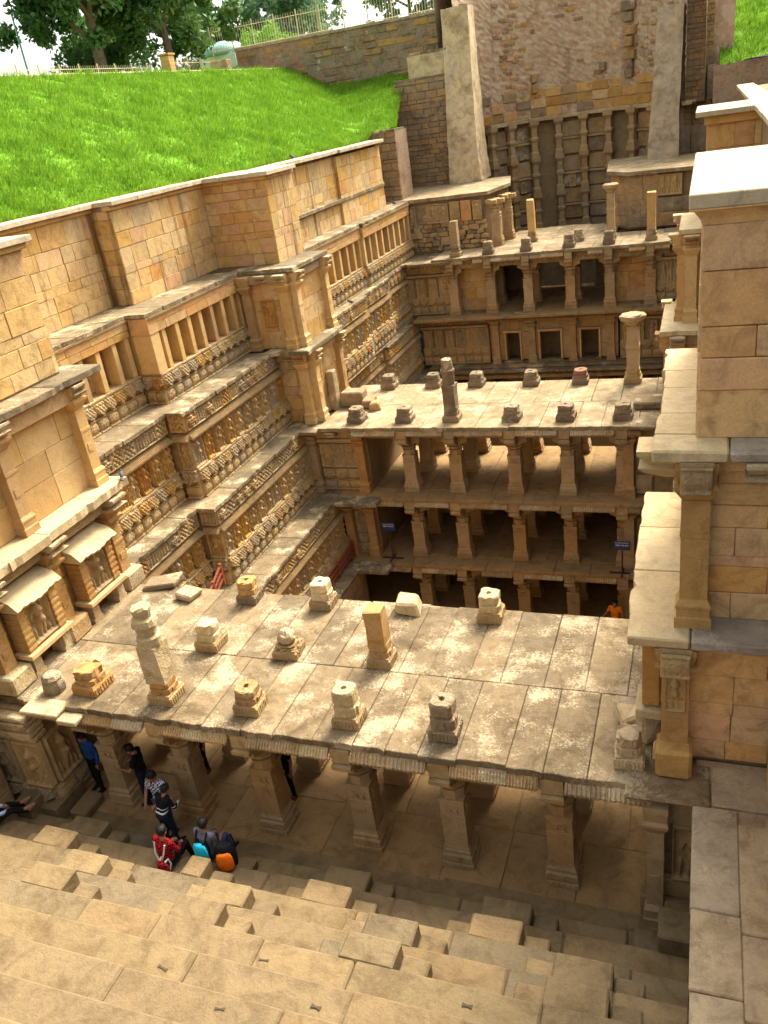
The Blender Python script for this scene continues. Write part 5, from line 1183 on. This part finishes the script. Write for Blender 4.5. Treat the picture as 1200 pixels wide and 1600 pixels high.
m = MB(); m.sq([(1.5, 0), (1.5, 1.1)]); ob('hut_wall', m, 'hut_white', hut, (-21.5, 52, 17.3)); m = MB(); m.loft([ring(1.75*math.cos(a), 1.1+1.0*math.sin(a), 16, 'c') for a in [i*math.pi/2/6 for i in range(6)]]); ob('dome_roof', m.mesh('dome_roof', True), 'hut_green', hut, (-21.5, 52, 17.3))
pole = MB(); pole.tube((0, 0, 0), (0, 0, 7), .09, .06, 8); pole.tube((0, 0, 7), (.9, 0, 7.2), .04, .03, 6)
tag(ob('light_pole', pole, 'plaster_grey', None, (-15.5, 56, 17.8)), 'slim grey light pole behind the railing', 'pole')
pole = MB(); pole.tube((0, 0, 0), (0, 0, 5), .06, .05, 8); pole.box(-.1, .25, -.06, .06, 4.9, 5.02)
tag(ob('light_pole', pole, 'hut_green', None, (-26.5, 36, 16.4)), 'thin pale post standing left of the shade trees', 'pole')
# ------------------------------------------------------------------ people
plain('skin', (.28, .14, .08), .6, .3); plain('hair', (.008, .006, .005), .6, .3, .3, 60); plain('eye', (.01, .008, .006), .3, .5)
def cloth(name, c, c2=None, kind=None, s=18):
    m, nt, nd, ln, b = nodes_of(name); b.inputs['Roughness'].default_value = .9
    tc = nd.new('ShaderNodeTexCoord'); n = noise(nd, ln, tc.outputs['Object'], 9, 4, .6)
    r = ramp(nd, [(.3, tuple(x*.75 for x in c)), (.7, tuple(min(1, x*1.2) for x in c))]); ln.new(n.outputs[0], r.inputs[0]); col = r.outputs[0]
    if kind == 'check':
        ck = nd.new('ShaderNodeTexChecker'); ck.inputs['Scale'].default_value = s; ck.inputs['Color1'].default_value = (0, 0, 0, 1); ck.inputs['Color2'].default_value = (1, 1, 1, 1); ln.new(tc.outputs['Object'], ck.inputs['Vector']); col = mixc(nd, ln, 'MIX', ck.outputs['Fac'], col, c2)
    elif kind == 'band':
        sx = nd.new('ShaderNodeSeparateXYZ'); ln.new(tc.outputs['Object'], sx.inputs[0]); fac = None
        w = nd.new('ShaderNodeMath'); w.operation = 'PINGPONG'; w.inputs[1].default_value = .05; ln.new(sx.outputs['Z'], w.inputs[0])
        g = nd.new('ShaderNodeMath'); g.operation = 'GREATER_THAN'; g.inputs[1].default_value = .028; ln.new(w.outputs[0], g.inputs[0])
        lo = nd.new('ShaderNodeMath'); lo.operation = 'LESS_THAN'; lo.inputs[1].default_value = 1.15; ln.new(sx.outputs['Z'], lo.inputs[0])
        an = nd.new('ShaderNodeMath'); an.operation = 'MULTIPLY'; ln.new(g.outputs[0], an.inputs[0]); ln.new(lo.outputs[0], an.inputs[1]); col = mixc(nd, ln, 'MIX', an.outputs[0], col, c2)
    ln.new(col, b.inputs['Base Color'])
    bp = nd.new('ShaderNodeBump'); bp.inputs['Strength'].default_value = .35; bp.inputs['Distance'].default_value = .03; ln.new(n.outputs[0], bp.inputs['Height']); ln.new(bp.outputs[0], b.inputs['Normal'])
cloth('cloth_blue', (.015, .06, .22)); cloth('cloth_black', (.008, .008, .009)); cloth('cloth_navy', (.012, .016, .035)); cloth('cloth_check', (.55, .56, .62), (.02, .025, .06), 'check', 24)
cloth('cloth_band', (.008, .008, .01), (.6, .6, .58), 'band'); cloth('cloth_red', (.42, .012, .015), (.05, .006, .008), 'check', 22); cloth('cloth_grey', (.13, .12, .15)); cloth('cloth_orange', (.75, .20, .01)); cloth('cloth_lightblue', (.35, .5, .7)); cloth('cloth_jeans', (.03, .05, .12)); cloth('cloth_cyan', (.02, .50, .72)); cloth('cloth_bagorange', (.85, .17, .01)); cloth('shoe_dark', (.02, .014, .012)); cloth('sandal', (.25, .08, .04)); cloth('strap_white', (.7, .68, .6))
def base_pose():
    return dict(pelvis=(0, 0, .95), waist=(0, 0, 1.1), chest=(0, 0, 1.30), neck=(0, .0, 1.46), head=(0, .02, 1.59), shL=(-.18, 0, 1.40), shR=(.18, 0, 1.40), elL=(-.24, -.02, 1.12), elR=(.24, -.02, 1.12),
                haL=(-.25, .06, .87), haR=(.25, .06, .87), hpL=(-.09, 0, .92), hpR=(.09, 0, .92), knL=(-.10, .03, .50), knR=(.10, .03, .50), anL=(-.11, 0, .09), anR=(.11, 0, .09), toL=(-.12, .17, .035), toR=(.12, .17, .035))
def seg_d(P, a, b_, r0, r1):
    a, b_ = np.array(a), np.array(b_); d = b_-a; L = max(1e-9, d@d); t = np.clip(((P-a)@d)/L, 0, 1)
    return np.linalg.norm(P-a-t[:, None]*d, axis=1)-(r0+(r1-r0)*t)
def person(label, loc, heading, pose, top, bottom, shoe='shoe_dark', long_hair=False, sleeves='short', scale=1.0):
    J = base_pose(); J.update(pose); V = {k: Vector(v) for k, v in J.items()}
    S = []
    def c(a, b_, r0, r1, mt): S.append((V[a] if isinstance(a, str) else Vector(a), V[b_] if isinstance(b_, str) else Vector(b_), r0, r1, mt))
    sx = (V['shR']-V['shL']).normalized()
    for s in (-1, 1):
        o = sx*s
        c(V['pelvis']+o*.06, V['waist']+o*.05, .115, .105, top); c(V['waist']+o*.05, V['chest']+o*.075, .105, .115, top)
        c(V['chest']+o*.07, V['neck']+o*.08-Vector((0, 0, .07)), .11, .075, top); c(V['pelvis']+o*.055-Vector((0, 0, .03)), V['pelvis']+o*.06, .125, .12, bottom)
        q = 'L' if s < 0 else 'R'
        c('sh'+q, V['chest']+o*.1, .075, .08, top); mid = V['sh'+q].lerp(V['el'+q], .55)
        if sleeves == 'long': c('sh'+q, 'el'+q, .062, .048, top); c('el'+q, 'ha'+q, .048, .036, top)
        else: c('sh'+q, mid, .066, .058, top); c(mid, 'el'+q, .045, .04, 'skin'); c('el'+q, 'ha'+q, .041, .028, 'skin')
        c('hp'+q, 'kn'+q, .095, .065, bottom); c('kn'+q, 'an'+q, .065, .048, bottom); c('an'+q, 'to'+q, .048, .038, shoe)
        heel = V['an'+q]+(V['an'+q]-V['to'+q]).normalized()*.04; heel.z = V['to'+q].z; c(heel, 'to'+q, .042, .036, shoe)
    c('neck', V['head']-Vector((0, 0, .06)), .055, .052, 'skin'); hd = V['head']; nk = V['neck']; up = (hd-nk).normalized()
    fw = Vector(pose.get('look', (0, 1, -.15))).normalized()
    c(hd+up*.035-fw*.012, hd+up*.02+fw*.02, .088, .085, 'skin'); c(hd-up*.055+fw*.035, hd-up*.02+fw*.03, .055, .07, 'skin'); c(hd+fw*.1-up*.01, hd+fw*.108-up*.03, .014, .017, 'skin')
    rt = fw.cross(up).normalized()
    for s in (-1, 1): c(hd+rt*s*.088+up*.0, hd+rt*s*.09-up*.03, .02, .016, 'skin')
    m = MB()
    for a, b_, r0, r1, mt in S: m.capsule(a, b_, r0, r1, 12)
    tmp = bpy.data.objects.new('tmp', m.mesh('tmp')); COL.objects.link(tmp)
    md = tmp.modifiers.new('r', 'REMESH'); md.mode = 'VOXEL'; md.voxel_size = .019; sm = tmp.modifiers.new('s', 'SMOOTH'); sm.iterations = 3; sm.factor = .5
    dg = bpy.context.evaluated_depsgraph_get(); ev = tmp.evaluated_get(dg); em = ev.to_mesh()
    vs = [tuple(v.co) for v in em.vertices]; fs = [tuple(p.vertices) for p in em.polygons]; ev.to_mesh_clear(); old = tmp.data; bpy.data.objects.remove(tmp); bpy.data.meshes.remove(old)
    ctr = np.array([np.mean([vs[i] for i in f], axis=0) for f in fs]); D = np.stack([seg_d(ctr, a, b_, r0, r1) for a, b_, r0, r1, mt in S], 1); near = D.argmin(1)
    mats = []; fm = []
    for k in near:
        mt = S[k][4]
        if mt not in mats: mats.append(mt)
        fm.append(mats.index(mt))
    x = MB(); x.add(vs, fs)
    def extra(mt, fn):
        n0 = len(x.f); fn()
        if mt not in mats: mats.append(mt)
        fm.extend([mats.index(mt)]*(len(x.f)-n0))
    for q, s in (('L', -1), ('R', 1)):   # hands: palm, four fingers, thumb
        d = (V['ha'+q]-V['el'+q]).normalized(); side = d.cross(Vector((0, 0, 1)));  side = side.normalized() if side.length > .1 else Vector((1, 0, 0)); cur = d.cross(side).normalized()
        def hand():
            h0 = V['ha'+q]; x.capsule(h0, h0+d*.07, .027, .034, 8)
            for k, (o_, l_) in enumerate(((-.027, .06), (-.009, .07), (.009, .066), (.027, .052))):
                b0 = h0+d*.085+side*o_; b1 = b0+d*l_*.55+cur*.008; b2 = b1+d*l_*.35+cur*.03; x.capsule(b0, b1, .0095, .009, 6); x.capsule(b1, b2, .009, .0075, 6)
            t0 = h0+d*.03-side*.03*s; t1 = t0+d*.035-side*.03*s; x.capsule(t0, t1, .012, .01, 6); x.capsule(t1, t1+d*.03+cur*.01, .01, .008, 6)
        extra('skin', hand)
    def face():
        for s in (-1, 1): x.ell(hd+fw*.088+rt*s*.033+up*.012, (.013, .011, .008), 8, 5)
        x.capsule(hd+fw*.086-up*.058-rt*.022, hd+fw*.086-up*.058+rt*.022, .006, .006, 6)
    extra('eye', face)
    me = x.mesh('person', True)
    for mt in mats: me.materials.append(MATS[mt])
    me.polygons.foreach_set('material_index', fm); me.update()
    o = ob('person', me, None, None, loc, heading, (scale,)*3); tag(o, label, 'person', 'visitors in the stepwell')
    h = MB(); q = up.to_track_quat('Z', 'Y').to_matrix(); h.ell(hd+up*.045-fw*.022, (.103, .108, .092), 14, 8, q); h.ell(hd+up*.005-fw*.05, (.092, .062, .085), 12, 7, q)
    if long_hair: h.capsule(hd-fw*.075-up*.02, hd-fw*.11-up*.22, .06, .035, 10)
    for k in range(10):
        a = k*.63; h.ell(hd+up*(.1+.01*math.sin(k*3))+Vector((math.cos(a)*.055, math.sin(a)*.055, 0))-fw*.02, (.03, .03, .022), 7, 4)
    wl = Matrix.LocRotScale(Vector(loc), Matrix.Rotation(heading, 3, 'Z'), Vector((scale,)*3))
    ob('hair', h.mesh('hair', True), 'hair', o, loc, heading, (scale,)*3)
    return o, wl
PI = math.pi
person('man in blue shirt leaning one arm on the left pillar under the near roof', (-.85, .42, 0), PI*.93, dict(elR=(.42, .06, 1.36), haR=(.68, .1, 1.33), look=(.0, 1, -.5), knL=(-.1, .06, .5), anL=(-.13, .08, .09), toL=(-.13, .26, .035), head=(0, .05, 1.58)), 'cloth_blue', 'cloth_black', sleeves='long')
person('man in black shirt with wristwatch looking down beside the column', (.62, .28, 0), PI*.62, dict(elL=(-.25, .12, 1.16), elR=(.22, .16, 1.14), haL=(-.1, .36, 1.12), haR=(.08, .38, 1.12), look=(0, 1, -.7), head=(0, .08, 1.57)), 'cloth_black', 'cloth_navy')
person('visitor in orange top and black leggings half hidden under the near roof', (1.4, 1.42, 0), PI*.95, dict(elR=(.26, .08, 1.15), haR=(.32, .2, .95)), 'cloth_orange', 'cloth_black', 'sandal')
person('person dressed in black standing among the columns under the near roof', (3.85, 1.1, 0), PI*.85, dict(knR=(.12, .1, .5), anR=(.14, .16, .1), toR=(.15, .32, .035), elR=(.3, 0, 1.15), haR=(.33, .12, .92), head=(0, .04, 1.59)), 'cloth_black', 'cloth_black', 'sandal')
person('person in blue and white checked shirt facing up the steps', (1.62, -.40, 0), PI*.98, dict(elL=(-.24, .1, 1.15), haL=(-.12, .28, 1.05), elR=(.26, .08, 1.14), haR=(.18, .26, 1.0), look=(0, 1, -.5), head=(0, .06, 1.58)), 'cloth_check', 'cloth_jeans', scale=1.04)
person('person in black top with two white bands seen from behind on the steps', (2.06, -.95, .34), -.25, dict(waist=(0, .05, 1.08), chest=(0, .12, 1.25), neck=(0, .2, 1.38), head=(0, .27, 1.48), shL=(-.18, .15, 1.33), shR=(.18, .15, 1.33), elL=(-.26, .18, 1.06), elR=(.27, .2, 1.07), haL=(-.1, .4, 1.02), haR=(.12, .42, 1.02), look=(0, 1, -.6), knR=(.12, .08, .5), anR=(.15, .1, .09), toR=(.18, .27, .035)), 'cloth_band', 'cloth_navy', long_hair=False, sleeves='long', scale=.88)
def sit(**k):
    d = dict(pelvis=(0, 0, .12), waist=(0, .0, .28), chest=(0, .02, .48), neck=(0, .05, .64), head=(0, .09, .77), shL=(-.18, .04, .58), shR=(.18, .04, .58), elL=(-.25, .1, .34), elR=(.25, .1, .34), haL=(-.12, .32, .26), haR=(.12, .32, .26), hpL=(-.1, .03, .1), hpR=(.1, .03, .1), knL=(-.14, .42, .18), knR=(.14, .42, .18), anL=(-.14, .50, -.24), anR=(.14, .50, -.24), toL=(-.15, .67, -.28), toR=(.15, .67, -.28), look=(0, 1, -.5)); d.update(k); return d
p7, w7 = person('person in red checked shirt sitting with back to the viewer', (2.62, -1.74, .79), -.1, sit(), 'cloth_red', 'cloth_black', long_hair=False, sleeves='long')
p8, w8 = person('boy in grey T-shirt sitting on the steps with a cyan bag on his back', (3.34, -1.40, .79), -.12, sit(look=(-.3, 1, -.5)), 'cloth_grey', 'cloth_jeans')
person('visitor in light blue at the left edge stretching bare feet along the steps', (-1.92, -1.72, .79), -.62, sit(anL=(-.16, .72, .0), anR=(.12, .74, .0), toL=(-.18, .87, .08), toR=(.12, .9, .08), knL=(-.14, .42, .2), knR=(.13, .42, .22)), 'cloth_lightblue', 'cloth_black', 'skin', sleeves='long')
person('man in orange T-shirt with dark beard standing deep in the well', (9.38, 16.2, -5.8), PI*.95, dict(elR=(.3, .04, 1.15), haR=(.42, .12, 1.0), elL=(-.28, .0, 1.15), haL=(-.3, .1, .95)), 'cloth_orange', 'cloth_black')
# bags
def bag_mesh(w, d, h, bul=.5):
    m = MB(); m.loft([ring(w/2*k, z_*h, 16, 'oct', d/2*k2) for k, k2, z_ in ((.7, .6, 0), (.95, .95, .06), (1, 1, .35), (.97, .9, .7), (.8, .7, .93), (.5, .4, 1.0))]); return m
def bag(name, label, loc, rz, w, d, h, mat, panel, strap, tilt=0.0, pocket=True):
    t = thing(name, label, 'bag', loc)
    b = ob('bag_body', bag_mesh(w, d, h).mesh('bag_body', True), mat, t, loc, rz)
    if pocket: ob('bag_pocket', bag_mesh(w*.78, d*.5, h*.72).mesh('bag_pocket', True), panel, t, Vector(loc)+Vector((math.sin(rz)*d*.42, -math.cos(rz)*d*.42, h*.06)), rz)
    s = MB()
    for sx in (-1, 1):
        pts_ = [Vector((sx*w*.3, d*.3, h*.05)), Vector((sx*w*.33, d*.75, h*.5)), Vector((sx*w*.3, d*.6, h*1.05)), Vector((sx*w*.22, d*.1, h*1.0))]
        for a, b_ in zip(pts_[:-1], pts_[1:]): s.tube(a, b_, .018, .018, 6)
    ob('strap', s, strap, t, loc, rz); return t
bag('drawstring_bag', 'cyan drawstring bag with dark straps on the back of the boy in grey', (3.36, -1.60, .86), -.12, .34, .16, .46, 'cloth_cyan', 'cloth_cyan', 'cloth_black', pocket=False)
bag('backpack', 'black and orange backpack standing on the steps beside the boy', (3.84, -1.5, .79), .35, .42, .32, .56, 'cloth_black', 'cloth_bagorange', 'cloth_black')
bag('small_bag', 'small red bag with white straps behind the person in red', (2.68, -1.96, .82), -.1, .28, .16, .26, 'cloth_red', 'cloth_red', 'strap_white', pocket=False)
st7 = MB()
for s in (-1, 1): st7.tube((s*.13, -.06, .60), (s*.1, -.14, .4), .016, .016, 6); st7.tube((s*.1, -.14, .4), (.0, -.17, .18), .016, .016, 6)
ob('strap', st7, 'strap_white', p7, (2.62, -1.74, .79), -.1)
st8 = MB()
for s in (-1, 1): st8.tube((s*.12, .0, .67), (s*.11, -.12, .48), .018, .018, 6)
ob('strap', st8, 'cloth_black', p8, (3.34, -1.40, .79), -.12)
ph = MB(); ph.box(-.08, .08, -.04, .04, 0, .012, .003); tag(ob('phone', ph, 'cloth_black', None, (3.02, -1.28, .79), .5), 'small black phone lying on the step beside the boy', 'phone')
# ------------------------------------------------------------------ signs, red railings, pigeons
def sign(label, x, y, zf, zb, w, h, tilt):
    t = thing('notice_board', label, 'sign', (x, y, zf), 'blue notice boards'); cz = zb+h/2
    m = MB(); m.box(-w/2, w/2, -.015, .015, 0, h, .004); b = ob('board', m, 'sign_blue', t, (x, y, zb)); 
    g = random.Random(3); tx = MB()
    for row, (zz, s, wd) in enumerate(((h*.76, .032, .82), (h*.46, .05, .78), (h*.14, .02, .25))):
        u = -w/2*wd if row < 2 else w*.15; e = w/2*wd
        while u < e:   # letter shapes hanging from a head line, in words
            l = g.randint(2, 5)
            tx.box(u, min(e, u+l*s*.9), -.0175, -.0155, zz+s*.9, zz+s*1.08)
            for q in range(l):
                x0 = u+q*s*.9
                if x0+s*.7 > e: break
                tx.box(x0+s*.55, x0+s*.7, -.0175, -.0155, zz, zz+s*.9)
                tx.box(x0+s*.1, x0+s*.55, -.0175, -.0155, zz+s*g.uniform(.3, .6), zz+s*g.uniform(.62, .75))
                if g.random() < .5: tx.box(x0+s*.1, x0+s*.25, -.0175, -.0155, zz+s*.05, zz+s*.5)
            u += (l+.6)*s*.9
    ob('lettering', tx, 'sign_white', b, (x, y, zb))
    p = MB(); p.tube((0, .03, 0), (0, .03, zb-zf+.05), .028, .028, 8); p.box(-.45, .45, 0, .06, 0, .05); p.box(-.03, .03, -.3, .36, 0, .05); ob('stand', p, 'sign_post', t, (x, y, zf))
sign('blue notice board with white lettering beside the left pilaster of the middle pavilion', .66, 16.45, -2.92, -1.62, .58, .34, 0)
sign('blue notice board with white lettering at the right end of the middle pavilion', 9.66, 16.2, -2.92, -1.92, .58, .36, 0)
def red_rail(label, x, y0, y1, z0, z1, h):
    t = thing('red_railing', label, 'railing', (x, y0, z0), 'red metal railings'); d = Vector((0, y1-y0, z1-z0))
    for k in range(3): 
        m = MB(); m.tube(Vector((0, 0, .25+k*(h-.3)/2)), d+Vector((0, 0, .25+k*(h-.3)/2)), .045, .045, 8); ob('rail', m, 'red_metal', t, (x, y0, z0))
    for k in range(4): 
        m = MB(); m.box(-.04, .04, -.04, .04, 0, h+.02); ob('post', m, 'red_metal', t, Vector((x, y0, z0))+d*k/3)
red_rail('red metal railing on the lower ledge beside the left wall', -1.0, 11.5, 16.4, -2.93, -2.93, .75)
red_rail('red metal railing end above the near roof at the left wall', -1.6, 6.4, 8.1, -.03, .85, .72)
def pigeon(label, x, y, z, rz):
    m = MB(); q = Matrix.Rotation(R(25), 3, 'X'); m.ell((0, 0, .11), (.055, .13, .06), 10, 7, q); m.ell((0, .12, .19), (.034, .036, .034), 9, 6); m.tube((0, .08, .13), (0, .115, .18), .042, .03, 8); m.loft([[(-.03, -.08, .09), (.03, -.08, .09), (.03, -.08, .075), (-.03, -.08, .075)], [(-.04, -.24, .04), (.04, -.24, .04), (.04, -.24, .03), (-.04, -.24, .03)]]); m.tube((0, .15, .19), (0, .18, .182), .009, .002, 5)
    t = ob('pigeon', m.mesh('pigeon', True), 'pigeon_grey', None, (x, y, z), rz); tag(t, label, 'bird', 'pigeons')
    l = MB(); l.tube((.02, 0, 0), (.02, 0, .08), .006, .006, 5); l.tube((-.02, 0, 0), (-.02, 0, .08), .006, .006, 5); l.box(-.03, -.01, -.01, .04, 0, .006); l.box(.01, .03, -.01, .04, 0, .006); ob('legs', l, 'pigeon_leg', t, (x, y, z), rz)
pigeon('pigeon perched on the coping of the left wall below the grass', -4.3, 23.9, 12.0, 1.2)
pigeon('pigeon on the end of the bright ledge of the near left buttress', -1.45, 4.85, 6.0, .6)
pigeon('pigeon on a terrace ledge of the far left wall', -2.6, 23.8, 5.8, 2.2)
pigeon('pigeon at the far end of the upper left ledge', -3.3, 33.2, 8.76, 1.5)
bpy.context.view_layer.update()
